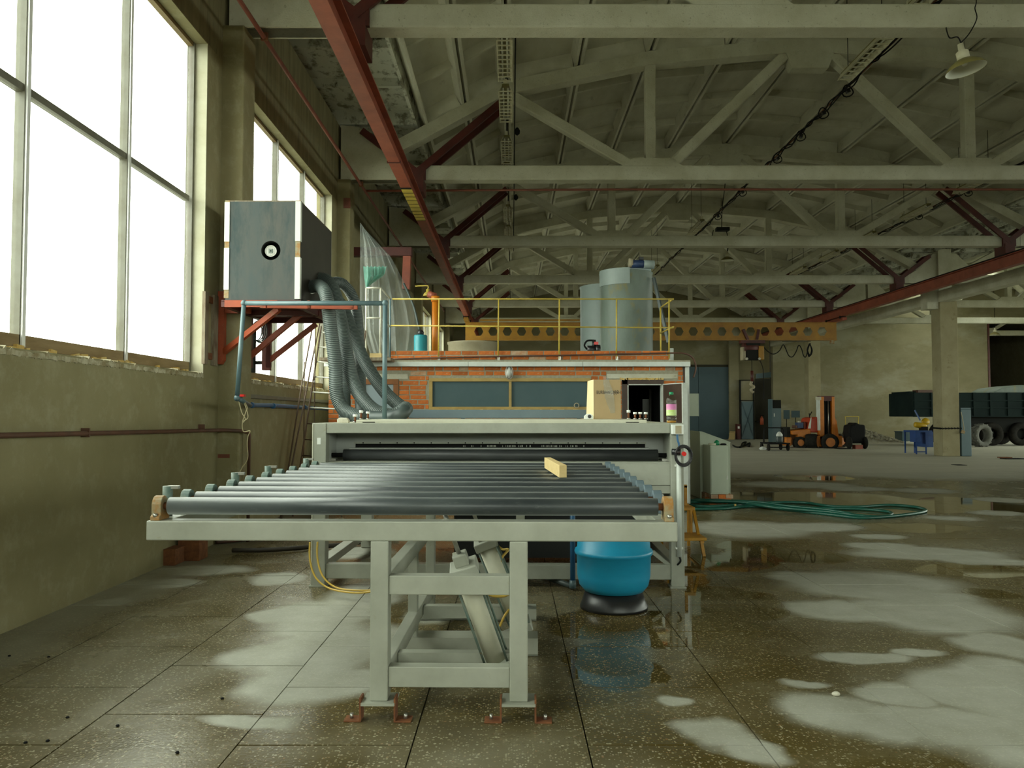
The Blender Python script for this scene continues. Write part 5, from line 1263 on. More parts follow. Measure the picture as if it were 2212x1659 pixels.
# rusty plates and dark hose on the floor by the wall
for (px, py, w_, h_, lb) in ((364, 1222, 28, 33, 'small rusty steel plate box standing on the floor against the wall'), (407, 1212, 46, 55, 'larger rusty steel box standing on the floor under the table end')):
    g = G(px, py); k_ = g.y/F
    t = thing('rusty_box', lb, 'box', g); MB().box(g.x - w_*k_/2, g.x + w_*k_/2, g.y, g.y + .22, g.z, g.z + h_*k_).build('box_shell', M['rust'], t, bevel=.004)
    MB().box(g.x - w_*k_/2 - .004, g.x + w_*k_/2 + .004, g.y - .004, g.y + .224, g.z + h_*k_, g.z + h_*k_ + .008).build('box_rim', M['rust'], t)
q = [G(x, y) + Vector((0,0,.035)) for x, y in ((502,1196),(560,1196),(620,1193),(680,1188),(740,1184),(800,1175),(860,1166))]
tag(MB().tube(smoothpath(q, 5), .024, 12).build('black_hose', M['dark_hose']), 'thick black hose lying on the floor behind the table', 'hose')
q = [G(x, y) + Vector((0,0,.03)) for x, y in ((466,1176),(510,1172),(560,1166),(640,1160))]
tag(MB().tube(smoothpath(q, 5), .026, 12).build('rusty_rod', M['pipe_brown']), 'rusty rod lying on the floor near the wall', 'rod')
# ------------------------------------------------------------------ right of the machine
g = G(1497, 1203); k_ = g.y/F; sy = g.y
st = thing('step_stool', 'orange-yellow two-step steel stool beside the machine', 'step stool', g)
zs = lambda py: EYE - (py - HOR)*sy/F
xs = lambda px: (px - CX)*sy/F
dep = .34; z2, z1 = zs(1103), zs(1160); xr = xs(1518)
MB().box(xs(1462), xs(1516), sy + dep, sy + 2*dep, z2 - .035, z2).build('top_step', M['step_yellow'], st, bevel=.005)
MB().box(xs(1452), xs(1524), sy, sy + dep + .04, z1 - .03, z1).build('lower_step', M['step_yellow'], st, bevel=.005)
for x in (xs(1456), xs(1519)):
    MB().beam((x, sy + .02, fz(sy)), (x - (.02 if x > 0 else 0), sy + .06, z1 - .03), .03, .03, (0,1,0)).build('leg', M['step_yellow'], st)
    MB().beam((x - .01, sy + 2*dep, fz(sy)), (x - .02, sy + 2*dep - .05, z2 - .03), .03, .03, (0,1,0)).build('leg', M['step_yellow'], st)
    MB().beam((x - .015, sy + .2, z1), (x - .02, sy + dep + .05, z2 - .03), .028, .028, (0,1,0)).build('riser', M['step_yellow'], st)
    MB().beam((x, sy + .05, z1 - .05), (x, sy + 2*dep, fz(sy) + .12), .02, .02).build('brace', M['step_yellow'], st)
MB().box(xs(1505), xs(1510), sy + dep, sy + dep + .03, z1, z2 - .03).build('riser', M['step_yellow'], st)
for i, px in enumerate((1508, )):
    pt = Vector((xs(1486), sy + dep*1.55, z2))
    pb = thing('pot', 'dark brown cylinder with an orange base standing on the yellow stool', 'pot', pt)
    MB().lathe([(.055,0),(.058,.03),(.055,.06),(.001,.06)], pt, 20).build('pot_base', M['step_yellow'], pb)
    MB().lathe([(.045,.06),(.046,.2),(.04,.225),(.02,.235),(.02,.25),(.001,.25)], pt, 20).build('pot_body', M['pipe_brown'], pb)
    MB().box(pt.x + .065, pt.x + .095, pt.y - .02, pt.y + .02, z2, z2 + .21).build('back_post', M['step_yellow'], st)
    MB().box(pt.x + .05, pt.x + .095, pt.y - .02, pt.y + .02, z2 + .19, z2 + .22).build('back_post', M['step_yellow'], st)
# two pale cabinets
g = G(1552, 1086); cy_ = g.y; xa, xb = (1533-CX)*cy_/F, (1572-CX)*cy_/F; zf = fz(cy_); zz = lambda py, Y=None: EYE - (py - HOR)*(Y or cy_)/F
c2 = thing('pale_cabinet', 'smaller pale green cabinet on a brick footing, next to the sloping console', 'cabinet', (xa, cy_, zf))
MB().box(xa, xb, cy_, cy_ + .5, zz(1067), zz(962)).build('cabinet_body', M['cabinet'], c2, bevel=.006)
MB().box(xa + .012, xb - .008, cy_ - .012, cy_, zz(1064), zz(965)).build('cabinet_door', M['cabinet'], c2, bevel=.003)
MB().box(xb - .035, xb - .02, cy_ - .02, cy_ - .012, zz(1035), zz(1027)).build('door_latch', M['steel'], c2)
r = random.Random(4)
for row in range(2):
    for k in range(3):
        x = xa - .03 + k*.125 + (.03 if row else 0)
        MB().box(x, x + .117, cy_ + r.uniform(-.03,.0), cy_ + .26, zf + row*.068 + .001, zf + row*.068 + .066).build('footing_brick', M['brick_pale'] if (k + row) % 2 else M['brick'], c2, bevel=.004)
    MB().box(xa - .03, xa + .09, cy_ + .27, cy_ + .5, zf + row*.068 + .001, zf + row*.068 + .066).build('footing_brick', M['brick_pale'], c2, bevel=.004)
wt = thing('white_tape_roll', 'roll of white tape lying on the smaller pale cabinet', 'tape', (xa + .05, cy_ + .1, zz(962)))
MB().lathe([(.035,0),(.06,0),(.06,.03),(.035,.03)], (xa + .06, cy_ + .1, zz(962) + .001), 24, closed=True).build('tape_ring', M['cream'], wt)
gb = thing('green_bundle', 'small crumpled green bundle on the smaller pale cabinet', 'bundle', (xa + .14, cy_ + .15, zz(962)))
MB().lathe([(.04,0),(.05,.03),(.035,.065),(.015,.08),(.001,.085)], (xa + .15, cy_ + .16, zz(962)), 9).build('bundle_cloth', M['cap_green'], gb)
MB().lathe([(.05,0),(.052,.02),(.03,.03),(.001,.03)], (xa + .25, cy_ + .12, zz(962)), 14).build('black_lid', M['black'], gb)
y2 = cy_ + .58; xc_ = (1511-CX)*y2/F; xd = (1570-CX)*y2/F
c3 = thing('sloping_console', 'large pale green console with a sloping top, beside the hut corner', 'console', (xc_, y2, fz(y2)))
z_l, z_r, z_b = zz(933, y2), zz(956, y2), fz(y2) + .002
sh_ = [(xc_, z_b), (xd + .05, z_b), (xd + .05, z_r), (xc_ + (xd - xc_)*.1, z_l), (xc_, z_l)]
MB().prism(sh_, lambda a, c, d: (a, d, c), y2, y2 + .75).build('console_body', M['cabinet'], c3, bevel=.006)
MB().prism([(xc_ + .03, z_l - .005), (xd + .055, z_r - .005), (xd + .055, z_r + .01), (xc_ + .035, z_l + .008), (xc_ - .006, z_l + .008), (xc_ - .006, z_l - .004)], lambda a, c, d: (a, d, c), y2 - .008, y2 + .76).build('console_top', M['cabinet'], c3)
# green hose coils on the floor
def hose_on_floor(px, r, sub=8): return smoothpath([G(x, y) + Vector((0,0,r + z)) for x, y, z in px], sub)
gh = thing('green_hose', 'long green garden hose lying in wide loops on the wet floor', 'hose', G(1700, 1105))
hp = [(1480,1093,.0),(1530,1097,.0),(1600,1093,.0),(1680,1088,.0),(1740,1089,.0),(1790,1096,.0),(1850,1098,.0),(1920,1094,.0),(1975,1098,.0),(2000,1105,.0),(1985,1111,.0),(1930,1118,.0),(1860,1122,.0),(1800,1116,.0),(1740,1109,.0),(1660,1102,.03),(1600,1094,.03),(1540,1090,.02),(1490,1088,.0)]
MB().tube(hose_on_floor(hp, .022), .022, 10).build('hose', M['green_hose'], gh)
hp2 = [(1480,1103,.0),(1560,1102,.0),(1620,1097,.0),(1700,1100,.0),(1780,1101,.0),(1860,1103,.0),(1915,1108,.0),(1926,1114,.0),(1900,1120,.0),(1850,1121,.03),(1790,1114,.03),(1700,1106,.03),(1640,1098,.04),(1590,1094,.05),(1530,1091,.04),(1485,1086,.02)]
MB().tube(hose_on_floor(hp2, .022), .022, 10).build('hose', M['green_hose'], gh)
MB().tube(hose_on_floor([(1838,1117,.03),(1780,1111,.05),(1700,1103,.05),(1640,1096,.06),(1570,1092,.06),(1500,1087,.04)], .020), .020, 10).build('hose', M['green_hose'], gh)
rbs = thing('rubble_heap_small', 'small heap of pale debris beside the green hose and cabinet footing', 'debris', G(1590, 1090)); rbs['kind'] = 'stuff'
mm = MB(); r = random.Random(6)
for k in range(26):
    q = G(1590 + r.gauss(0, 9), 1090 + r.gauss(0, 2.2)); s = r.uniform(.02, .07); mm.obox(q + Vector((0,0,s*.3)), (s, s*.8, s*.7), Matrix.Rotation(r.uniform(0,3), 3, 'Z') @ Matrix.Rotation(r.uniform(0,3), 3, 'X'))
dbs = mm.build('debris', M['foam'], rbs)
sn = G(1806, 1503); sp = thing('pale_pebble', 'single pale pebble on the dry floor patch at the front', 'stone', sn)
MB().lathe([(.012,0),(.021,.006),(.02,.014),(.01,.021),(.001,.022)], sn, 9, Matrix.Diagonal((1,.7,1))).build('pebble', M['stone'], sp)
for i, (px, py) in enumerate(((20,1418),(105,1420),(480,1510),(383,1627),(55,1606),(103,1602),(254,1569),(146,1551))):
    q = G(px, py); t = thing('dark_crumb', 'small dark crumb on the damp floor near the wall, one of several', 'crumb', q, 0, 'dark crumbs on the left floor')
    MB().lathe([(.006,0),(.009,.003),(.006,.008),(.001,.009)], q, 7).build('crumb', M['black'], t)

# ------------------------------------------------------------------ overhead crane
CYY = 32.4; zg1 = 5.11; zg0 = P(1300, 735, CYY).z
gx0, gx1 = (1005-CX)*CYY/F, (1809-CX)*CYY/F
cr = thing('overhead_crane', 'yellow castellated crane bridge with hexagonal holes, spanning the hall under the rails', 'crane', (5.7, CYY, zg1))
H_ = zg1 - zg0; pit = 31*CYY/F; nx = int((gx1 - gx0 - .5)/pit); mm = MB()
x0_ = gx0 + .25; hw, hh_ = pit*.33, H_*.24; zc_ = (zg0 + zg1)/2; wy = .008
def web(mm, y0, y1):
    mm.box(gx0, x0_, y0, y1, zg0, zg1); xe = x0_ + nx*pit; mm.box(xe, gx1, y0, y1, zg0, zg1)
    for k in range(nx):
        a = x0_ + k*pit; b = a + pit; c = (a+b)/2
        hexp = [(c-hw, zc_), (c-hw*.5, zc_-hh_), (c+hw*.5, zc_-hh_), (c+hw, zc_), (c+hw*.5, zc_+hh_), (c-hw*.5, zc_+hh_)]
        f = lambda p, q, d: (p, d, q)
        mm.prism([(a,zg0),(b,zg0),(b,zc_),(hexp[3]),(hexp[2]),(hexp[1]),(hexp[0]),(a,zc_)], f, y0, y1)
        mm.prism([(a,zc_),(hexp[0]),(hexp[5]),(hexp[4]),(hexp[3]),(b,zc_),(b,zg1),(a,zg1)], f, y0, y1)
web(mm, CYY - wy, CYY + wy); mm.build('girder_web', M['crane_yellow'], cr)
for z in (zg0, zg1): MB().box(gx0, gx1, CYY - .1, CYY + .1, z - .012, z + .012).build('girder_flange', M['crane_yellow'], cr)
for x, nm in ((-1.82, 'end_carriage'), (13.12, 'end_carriage')):
    ec = MB().box(x - .09, x + .09, CYY - .9, CYY + .9, zg1 + .012, zg1 + .12).build('end_carriage', M['crane_yellow'] if x < 0 else M['red_steel'], cr)
    for y in (-.7, .7): MB().cyl((x - .12, CYY + y, 5.25), (x + .12, CYY + y, 5.25), .06, n=14).build('wheel', M['black'], ec)
MB().box(gx0 + .6, gx0 + 4.6, CYY - .45, CYY - .38, zg1 + .02, zg1 + .09).build('walk_rail', M['crane_yellow'], cr)
MB().box(gx1 - .25, gx1 - .1, CYY - .08, CYY + .08, zg0 - .14, zg0 - .01).build('end_stop', M['rust_cast'], cr)
# hoist
px0 = 1626; xh = (px0 - CX)*CYY/F; zh = lambda py: P(1600, py, CYY).z; xk = lambda px: (px - CX)*CYY/F
ho = thing('electric_hoist', 'dark hoist with a yellow end cover hanging from the crane bridge', 'hoist', (xh, CYY, zh(738)))
MB().cyl((xk(1606), CYY, zh(752)), (xk(1637), CYY, zh(752)), .24, n=20).build('hoist_drum', M['dark_red'], ho)
MB().box(xk(1636), xk(1648), CYY - .25, CYY + .25, zh(778), zh(748)).build('end_cover', M['crane_yellow'], ho, bevel=.03)
MB().box(xk(1603), xk(1609), CYY - .2, CYY + .2, zh(778), zh(750)).build('end_plate', M['beige'], ho)
MB().box(xk(1610), xk(1640), CYY - .22, CYY + .22, zh(778), zh(742)).build('hoist_body', M['dark_mesh'], ho)
for a, b in ((1606, 1622), (1640, 1634)): MB().beam((xk(a), CYY - .05, zh(712)), (xk(b), CYY, zh(748)), .12, .1).build('trolley_arm', M['dark_red'], ho)
MB().box(xk(1600), xk(1652), CYY - .16, CYY + .16, zh(742), zg0 - .014).build('trolley', M['dark_red'], ho)
for px in (1610, 1637): MB().cyl((xk(px), CYY - .23, zh(776)), (xk(px), CYY - .3, zh(776)), .05, n=10).build('limit_lamp', M['stone'], ho)
MB().cyl((xk(1625), CYY, zh(778)), (xk(1625), CYY, zh(808)), .014, n=8).build('lifting_rope', M['black'], ho)
MB().cyl((xk(1625), CYY, zh(801)), (xk(1625), CYY, zh(824)), .06, n=12).build('hook_block', M['dark_red'], ho)
hang([(xk(1625), CYY, zh(824)), (xk(1622), CYY, zh(830)), (xk(1629), CYY, zh(836)), (xk(1622), CYY, zh(842)), (xk(1628), CYY, zh(848))], .05, 'lifting_chain', M['beige'], ho, False)
hang([(xk(1642), CYY, zh(778)), (xk(1648), CYY, zh(792)), (xk(1650), CYY, zh(810)), (xk(1650), CYY, zh(865))], .015, 'pendant_cable', M['black'], ho, False)
fc = thing('festoon_cable', 'black cable festooned below the right half of the crane bridge', 'cable', (xk(1700), CYY, zg0))
fp = [(1650,750),(1660,760),(1672,765),(1684,758),(1692,745),(1697,752),(1704,768),(1712,771),(1720,760),(1726,746),(1732,754),(1736,768),(1741,771),(1746,755),(1750,742)]
hang([(xk(a), CYY - .05, zh(b)) for a, b in fp], .02, 'cable', M['black'], fc, False)
for k in range(4): hang([(xk(1749 + k), CYY - .05, zh(742)), (xk(1744 + k*.5), CYY - .05, zh(756)), (xk(1748 + k), CYY - .05, zh(771 - k)), (xk(1753 + k*.8), CYY - .05, zh(757)), (xk(1750), CYY - .05, zh(742))], .016, 'cable_loop', M['black'], fc, False)
MB().box(xk(1690), xk(1752), CYY - .06, CYY - .03, zh(738), zh(737)).build('cable_runner', M['black'], fc)

# ------------------------------------------------------------------ lamps
def bell_lamp(c, R, label, grp, wire_top=None):
    t = thing('bell_lamp', label, 'lamp', c, 0, grp)
    MB().lathe([(R,0),(R*.97,R*.08),(R*.80,R*.30),(R*.45,R*.52),(R*.30,R*.58)], c, 32, cap=False).build('shade', M['lamp_olive'], t)
    MB().lathe([(R*.985,.004),(R*.78,R*.27),(R*.43,R*.49),(.001,R*.52)], c, 32, cap=False).build('shade_lining', M['lamp_inside'], t)
    MB().lathe([(R*.31,R*.56),(R*.31,R*1.0),(R*.22,R*1.06),(R*.16,R*1.1),(R*.14,R*1.45),(.001,R*1.5)], c, 18).build('lamp_cap', M['lamp_cream'], t)
    MB().lathe([(.001,R*.22),(R*.12,R*.26),(R*.16,R*.4),(R*.08,R*.52)], c, 14).build('bulb', M['white'], t)
    return t
lc = P(2087, 151, 8.55); lt = bell_lamp(lc, .205, 'olive bell lamp hanging below the nearest truss at the upper right', 'bell lamps')
for o in lt.children: o.rotation_euler = (math.radians(-4), math.radians(-9), 0)
hang([lc + Vector((-.05,0,.30)), P(2094,72,8.6), P(2110,40,8.75), P(2106,18,8.85), P(2109,0,8.9), P(2104,-60,8.95)], .006, 'lamp_wire', M['black'], lt, False)
hang([lc + Vector((-.05,0,.30)), P(2068,80,8.6), P(2052,82,8.7), P(2046,70,8.9), P(2044,60,9.0)], .007, 'lamp_hook', M['black'], lt, False)
l2 = P(1571, 563, 24.0); t2 = bell_lamp(l2, .2, 'small bell lamp in the middle of the hall hanging from a wire frame', 'bell lamps')
MB().box(l2.x - .33, l2.x + .06, 23.9, 24.1, P(0,499,24).z, P(0,492,24).z).build('lamp_bracket', M['dark_mesh'], t2)
for pts in ([(1571,545),(1570,530),(1545,528),(1538,515),(1541,497)], [(1572,545),(1573,520),(1569,498)], [(1559,493),(1560,450),(1566,400),(1566,366)]):
    hang([P(a, b, 24.0) for a, b in pts], .012, 'lamp_wire', M['black'], t2, False)
l3 = P(2149, 724, 42.5); t3 = bell_lamp(l3, .26, 'distant bell lamp in the side aisle before the dark opening', 'bell lamps')
MB().cyl(l3 + Vector((0,0,.35)), (l3.x, l3.y, 8.74), .012, n=6).build('lamp_wire', M['black'], t3)
# slatted luminaires in three rows, with cable runs
def luminaire():
    t = thing('slatted_luminaire', '', 'luminaire', (0,0,0))
    Lh, Wh = .74, .12
    MB().box(-Wh*.5, Wh*.5, -Lh, Lh, .07, .11).build('housing', M['lamp_olive'], t, True)
    for s in (-1, 1):
        MB().prism([(s*Wh, -.02), (s*(Wh-.012), -.02), (s*Wh*.5, .08), (s*(Wh*.5+.01), .08)], lambda a, c, d: (a, d, c), -Lh, Lh).build('side_reflector', M['lamp_cream'], t, True)
    for k in range(10):
        y = -Lh + .03 + k*(2*Lh - .06)/9; MB().box(-Wh + .01, Wh - .01, y - .012, y + .012, -.018, -.004).build('louvre', M['lamp_cream'], t, True)
    for s in (-1, 1): MB().cyl((s*.04, -Lh + .05, .045), (s*.04, Lh - .05, .045), .016, n=10).build('tube', M['lamp_inside'], t, True)
    for y in (-Lh + .02, Lh - .06): MB().box(-.025, .025, y, y + .04, .11, .2).build('hanger', M['lamp_cream'], t, True)
    return t
def lum_parts(l):
    for c in list(l.children):
        if c.name.startswith('suspension_rod'): c.parent = None; spare.append(c)
    return l
spare = []
lum = None
rows = [(-.11, 'left row', [12.25, 14.1, 16.6, 18.3, 21.9, 24.2, 26.0]), (5.45, 'ridge row', [10.1, 12.2, 23.5, 30.5]), (11.05, 'right row', [19.0, 21.8, 25.0, 27.8, 30.8])]
for X_, nm, ys in rows:
    for i, y in enumerate(ys):
        if lum is None: lum = luminaire(); o = lum
        else:
            o = copy_tree(lum_parts(lum))
            for c in spare: c.parent = lum
            spare.clear()
        o.location = (X_, y, 6.88); top = 8.82 if 0 < X_ < 8 else 8.0
        for q in (-.6, .6): MB().cyl((0, q, .1), (0, q, top - 6.88), .006, n=5).build('suspension_rod', M['black'], o, True)
        o['group'] = 'slatted luminaires of the %s' % nm
        o['label'] = 'cream slatted luminaire under the roof, %s in the %s counted from the camera' % (['first', 'second', 'third', 'fourth', 'fifth', 'sixth', 'seventh'][i], nm)
    cw = thing('luminaire_cable', 'black cable run twisted along the %s of luminaires' % nm, 'cable', (X_, 20, 7.0)); r = random.Random(int(X_*10) + 40); XL = X_; X_ = X_ + (.22 if X_ > 0 else .16)
    if XL > 0:
        for s in range(3):
            pts = []; y = 9.6
            while y < 34: pts.append((X_ + r.uniform(-.045,.045), y, 6.93 + r.uniform(-.05,.04))); y += r.uniform(.25, .5)
            MB().tube(smoothpath(pts, 3), .012, 5).build('cable', M['black'], cw)
        for y in (13.4, 14.4, 15.6, 17.0, 19.6, 22.0):
            c = Vector((X_ + r.uniform(-.05,.05), y, 6.88)); MB().tube([c + Vector((.09*math.cos(a), .03*math.sin(2*a), .10*math.sin(a))) for a in [2*PI*k/14 for k in range(14)]], .011, 5, closed=True).build('cable_loop', M['black'], cw)
            MB().obox(c, (.07,.07,.06), Matrix.Rotation(r.uniform(0,2), 3, 'Y')).build('junction_box', M['black_gloss'], cw)
        MB().box(X_ + .05, X_ + .07, 9.6, 34, 6.98, 7.0).build('carrier_strip', M['rust'], cw)
    else:
        MB().tube([(X_, y, 7.02 + .02*math.sin(y*3)) for y in [11 + .5*k for k in range(34)]], .012, 5).build('cable', M['black'], cw)
        for y in (15.45, 20.2): MB().lathe([(.001,-.07),(.05,-.03),(.06,.03),(.03,.08),(.001,.1)], (X_ + .05, y, 6.9), 10).build('hanging_lamp_holder', M['black'], cw)

# ------------------------------------------------------------------ far end of the hall
EYW = 45.4
fx = lambda px, Y=EYW: (px - CX)*Y/F
fzz = lambda py, Y=EYW: P(CX, py, Y).z
gt = frame('door_1', (fx(1530), EYW, 0)); gt['label'] = 'tall slate blue gate in the far wall'
wl_ = [fx(1440), fx(1508), fx(1576)]
for a, b in zip(wl_, wl_[1:]):
    lf_ = MB().box(a + .01, b - .01, EYW - .09, EYW - .01, 0.01, fzz(793)).build('gate_leaf', M['gate_blue'], gt)
    for q in (.02, .33, .66, .95): MB().box(a + .02, b - .02, EYW - .11, EYW - .09, .05 + q*(fzz(793) - .25), .05 + q*(fzz(793)-.25) + .09).build('gate_rib', M['gate_blue'], lf_)
MB().box(fx(1436), fx(1580), EYW - .1, EYW - .005, fzz(793), fzz(788)).build('gate_lintel', M['gap'], gt)
d2 = frame('door_2', (fx(1612, 45), 45, 0)); d2['label'] = 'narrow blue door with a glazed upper half under a crane hook'
Y2 = 44.95
MB().box(fx(1601, Y2), fx(1627, Y2), Y2 - .05, Y2, .02, fzz(867, Y2)).build('door_leaf', M['door_blue'], d2)
MB().box(fx(1600, Y2), fx(1627, Y2), Y2 - .03, Y2, fzz(867, Y2), fzz(823, Y2)).build('upper_panel', M['farwall'], d2)
for a, b in ((1597, 1600), (1626, 1629)): MB().box(fx(a, Y2), fx(b, Y2), Y2 - .08, Y2, .0, fzz(822, Y2)).build('door_post', M['dark_mesh'], d2)
for py in (822, 866): MB().box(fx(1597, Y2), fx(1629, Y2), Y2 - .08, Y2, fzz(py, Y2), fzz(py - 1.6, Y2)).build('door_bar', M['dark_mesh'], d2)
for s in (0, 1): MB().beam((fx(1602 + 24*s, Y2), Y2 - .06, .15), (fx(1626 - 24*s, Y2), Y2 - .06, fzz(870, Y2)), .03, .03).build('door_brace', M['gate_blue'], d2)
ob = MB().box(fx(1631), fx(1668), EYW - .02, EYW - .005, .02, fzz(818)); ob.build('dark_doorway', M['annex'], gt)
tag(MB().prism([(fx(1631), fzz(818)), (fx(1671), fzz(815)), (fx(1671), fzz(803)), (fx(1631), fzz(808))], lambda a, c, d: (a, d, c), EYW - .25, EYW - .2).build('blue_fascia', M['door_blue']), 'slanting slate blue board above the dark doorway at the far wall', 'board')
MB().box(fx(1666), fx(1671), EYW - .3, EYW - .2, .0, fzz(815)).build('blue_jamb', M['door_blue'], bpy.data.objects['blue_fascia'])
cb = thing('blue_locker', 'tall blue steel locker with a dark open top in front of the far wall', 'locker', (fx(1677, 40), 40, 0))
MB().box(fx(1668, 40), fx(1687, 40), 40, 40.6, .01, fzz(882, 40)).build('locker_body', M['door_blue'], cb)
MB().box(fx(1668, 40), fx(1687, 40), 40.0, 40.5, fzz(882, 40), fzz(864, 40)).build('locker_top', M['dark_mesh'], cb)
MB().box(fx(1667, 40), fx(1668, 40), 39.95, 40.6, .0, fzz(862, 40)).build('locker_side', M['door_blue'], cb)
MB().box(fx(1671, 40), fx(1673, 40), 39.985, 40, fzz(900, 40), fzz(893, 40)).build('locker_sticker', M['white'], cb)
for i, (a, b, y0, y1, lab) in enumerate(((1692, 1705, 886, 905, 'squarer small blue sign board on a stand by the far wall'), (1709, 1727, 887, 902, 'smaller tilted blue sign board on a stand by the far wall'))):
    t = thing('sign_board', lab, 'board', (fx((a+b)/2, 43), 43, 0))
    MB().box(fx(a, 43), fx(b, 43), 42.97, 43, fzz(y1, 43), fzz(y0, 43)).build('board', M['gate_blue'], t)
    MB().cyl((fx((a+b)/2, 43), 43, 0), (fx((a+b)/2, 43), 43, fzz(y0, 43)), .02, n=6).build('stand_post', M['dark_mesh'], t)
fe = thing('fire_extinguisher', 'orange-red fire extinguisher hanging before the dark doorway', 'fire extinguisher', (fx(1645, 44.6), 44.6, fzz(918, 44.6)))
MB().lathe([(.001,0),(.1,.01),(.1,.34),(.06,.42),(.03,.44),(.03,.5)], (fx(1645, 44.6), 44.6, fzz(918, 44.6)), 14).build('cylinder', M['bright_red'], fe)
MB().box(fx(1643, 44.6), fx(1649, 44.6), 44.55, 44.65, fzz(918, 44.6) + .5, fzz(918, 44.6) + .55).build('valve', M['black'], fe)
MB().box(fx(1640, 44.6), fx(1650, 44.6), 44.7, 45.4, fzz(912, 44.6), fzz(910, 44.6)).build('wall_hook', M['dark_mesh'], fe)
rc = thing('red_crate', 'dark red cabinet standing between the blue gate and the blue door', 'crate', (fx(1594, 44.5), 44.5, 0))
MB().box(fx(1592, 44.5), fx(1599, 44.5), 44.5, 44.9, 0.01, fzz(916, 44.5)).build('crate_body', M['dark_red'], rc); MB().box(fx(1593, 44.5), fx(1597, 44.5), 44.49, 44.5, fzz(926, 44.5), fzz(921, 44.5)).build('crate_label', M['white'], rc)
pl = thing('pallet_rack', 'pale slatted rack leaning against the far wall beside the gate', 'rack', (fx(1582, 44.4), 44.4, 0))
for k in range(5): MB().beam((fx(1574 + 2.6*k, 44.2), 44.2, .02), (fx(1577 + 2.4*k, 44.8), 44.8, fzz(932, 44.8)), .06, .03).build('slat', M['wood'], pl)
for t_ in (.2, .8): MB().beam((fx(1576 + 2*t_, 44.3), 44.25 + .5*t_, .02 + 1.0*t_*.4), (fx(1586 + 2*t_, 44.3), 44.25 + .5*t_, .02 + 1.0*t_*.4), .05, .03).build('cross_slat', M['wood'], pl)
tag(hang([(fx(1720), EYW - .03, fzz(740)), (fx(1722), EYW - .03, fzz(790)), (fx(1690), EYW - .03, fzz(830)), (fx(1700), EYW - .03, fzz(870)), (fx(1696), EYW - .03, fzz(900))], .02, 'wall_cable', M['black'], None), 'black cable drooping down the far wall behind the locker', 'cable')
# hand cart
cq = G(1683, 974); cY = cq.y; kx = lambda px, Y=None: (px - CX)*(Y or cY)/F; kz = lambda py, Y=None: P(CX, py, Y or cY).z
ct = thing('hand_cart', 'black flatbed hand cart with a bent tube handle, left of the forklift', 'cart', cq)
MB().box(kx(1660), kx(1706), cY, cY + 1.1, kz(960), kz(957)).build('cart_deck', M['black'], ct)
for px in (1661, 1703):
    for y in (.12, .95):
        MB().cyl((kx(px) - .03, cY + y, .13), (kx(px) + .03, cY + y, .13), .13, n=16).build('wheel', M['tyre'], ct); MB().box(kx(px) - .02, kx(px) + .02, cY + y - .03, cY + y + .03, .2, kz(960)).build('fork', M['dark_red'], ct)
MB().cyl((kx(1661), cY + .12, .13), (kx(1703), cY + .12, .13), .02, n=8).build('axle', M['black'], ct)
hang([(kx(1665), cY + .9, kz(957)), (kx(1665), cY + .9, kz(935)), (kx(1667), cY + .9, kz(926)), (kx(1673), cY + .9, kz(925)), (kx(1700), cY + .9, kz(925)), (kx(1707), cY + .9, kz(927)), (kx(1709), cY + .9, kz(935)), (kx(1709), cY + .9, kz(957))], .025, 'handle', M['black'], ct, False, sub=4)
pc = thing('plastic_can', 'small clear and grey can standing on the hand cart', 'can', (kx(1690), cY + .4, kz(957)))
MB().lathe([(.12,0),(.13,.03),(.13,.22),(.10,.27)], (kx(1690), cY + .4, kz(957)), 16).build('can_body', M['hose_grey'], pc)
MB().lathe([(.12,.24),(.13,.30),(.08,.38),(.04,.42),(.001,.43)], (kx(1690), cY + .4, kz(957)), 12).build('can_cover', M['white'], pc)
bg_ = G(1648, 972); wr = thing('paper_scrap', 'crumpled white paper scrap on the floor left of the hand cart', 'paper', bg_)
MB().lathe([(.10,0),(.16,.05),(.09,.12),(.02,.14)], bg_, 7).build('scrap', M['white'], wr)
q = [G(x, y) + Vector((0,0,.03)) for x, y in ((1583,963),(1590,967),(1600,966),(1604,958),(1612,956),(1606,964),(1598,968),(1612,962),(1620,958),(1618,966),(1609,960))]
tag(MB().tube(smoothpath(q, 5), .03, 6).build('floor_cable', M['black']), 'tangle of dark cable lying on the floor in front of the blue gate', 'cable')
# forklift
fq = G(1790, 968); fY = fq.y; lx_ = lambda px, Y=None: (px - CX)*(Y or fY)/F; lz = lambda py, Y=None: P(CX, py, Y or fY).z
fk = thing('forklift', 'orange forklift truck with a tall mast, standing before the far column', 'forklift', fq)
yb0 = fY + .35
MB().prism([(lx_(1716), lz(931)), (lx_(1728), lz(929)), (lx_(1757), lz(927)), (lx_(1758), lz(945)), (lx_(1765), lz(963)), (lx_(1733), lz(963)), (lx_(1728), lz(940)), (lx_(1717), lz(940))], lambda a, c, d: (a, d, c), yb0, yb0 + 1.2).build('chassis', M['orange'], fk, bevel=.03)
MB().box(lx_(1704), lx_(1717), yb0 + .05, yb0 + 1.15, lz(964), lz(945)).build('counterweight', M['orange'], fk, bevel=.05)
MB().box(lx_(1709), lx_(1716), yb0 + .2, yb0 + 1.0, lz(945), lz(923)).build('engine_grille', M['dark_mesh'], fk)
MB().prism([(lx_(1751), lz(927)), (lx_(1758), lz(903)), (lx_(1775), lz(900)), (lx_(1775), lz(935)), (lx_(1757), lz(935))], lambda a, c, d: (a, d, c), yb0, yb0 + 1.1).build('cowl', M['orange_red'], fk, bevel=.05)
MB().prism([(lx_(1751), lz(926)), (lx_(1757.5), lz(902)), (lx_(1759), lz(902)), (lx_(1757), lz(926))], lambda a, c, d: (a, d, c), yb0 - .012, yb0).build('cowl_edge', M['corner_white'], fk)
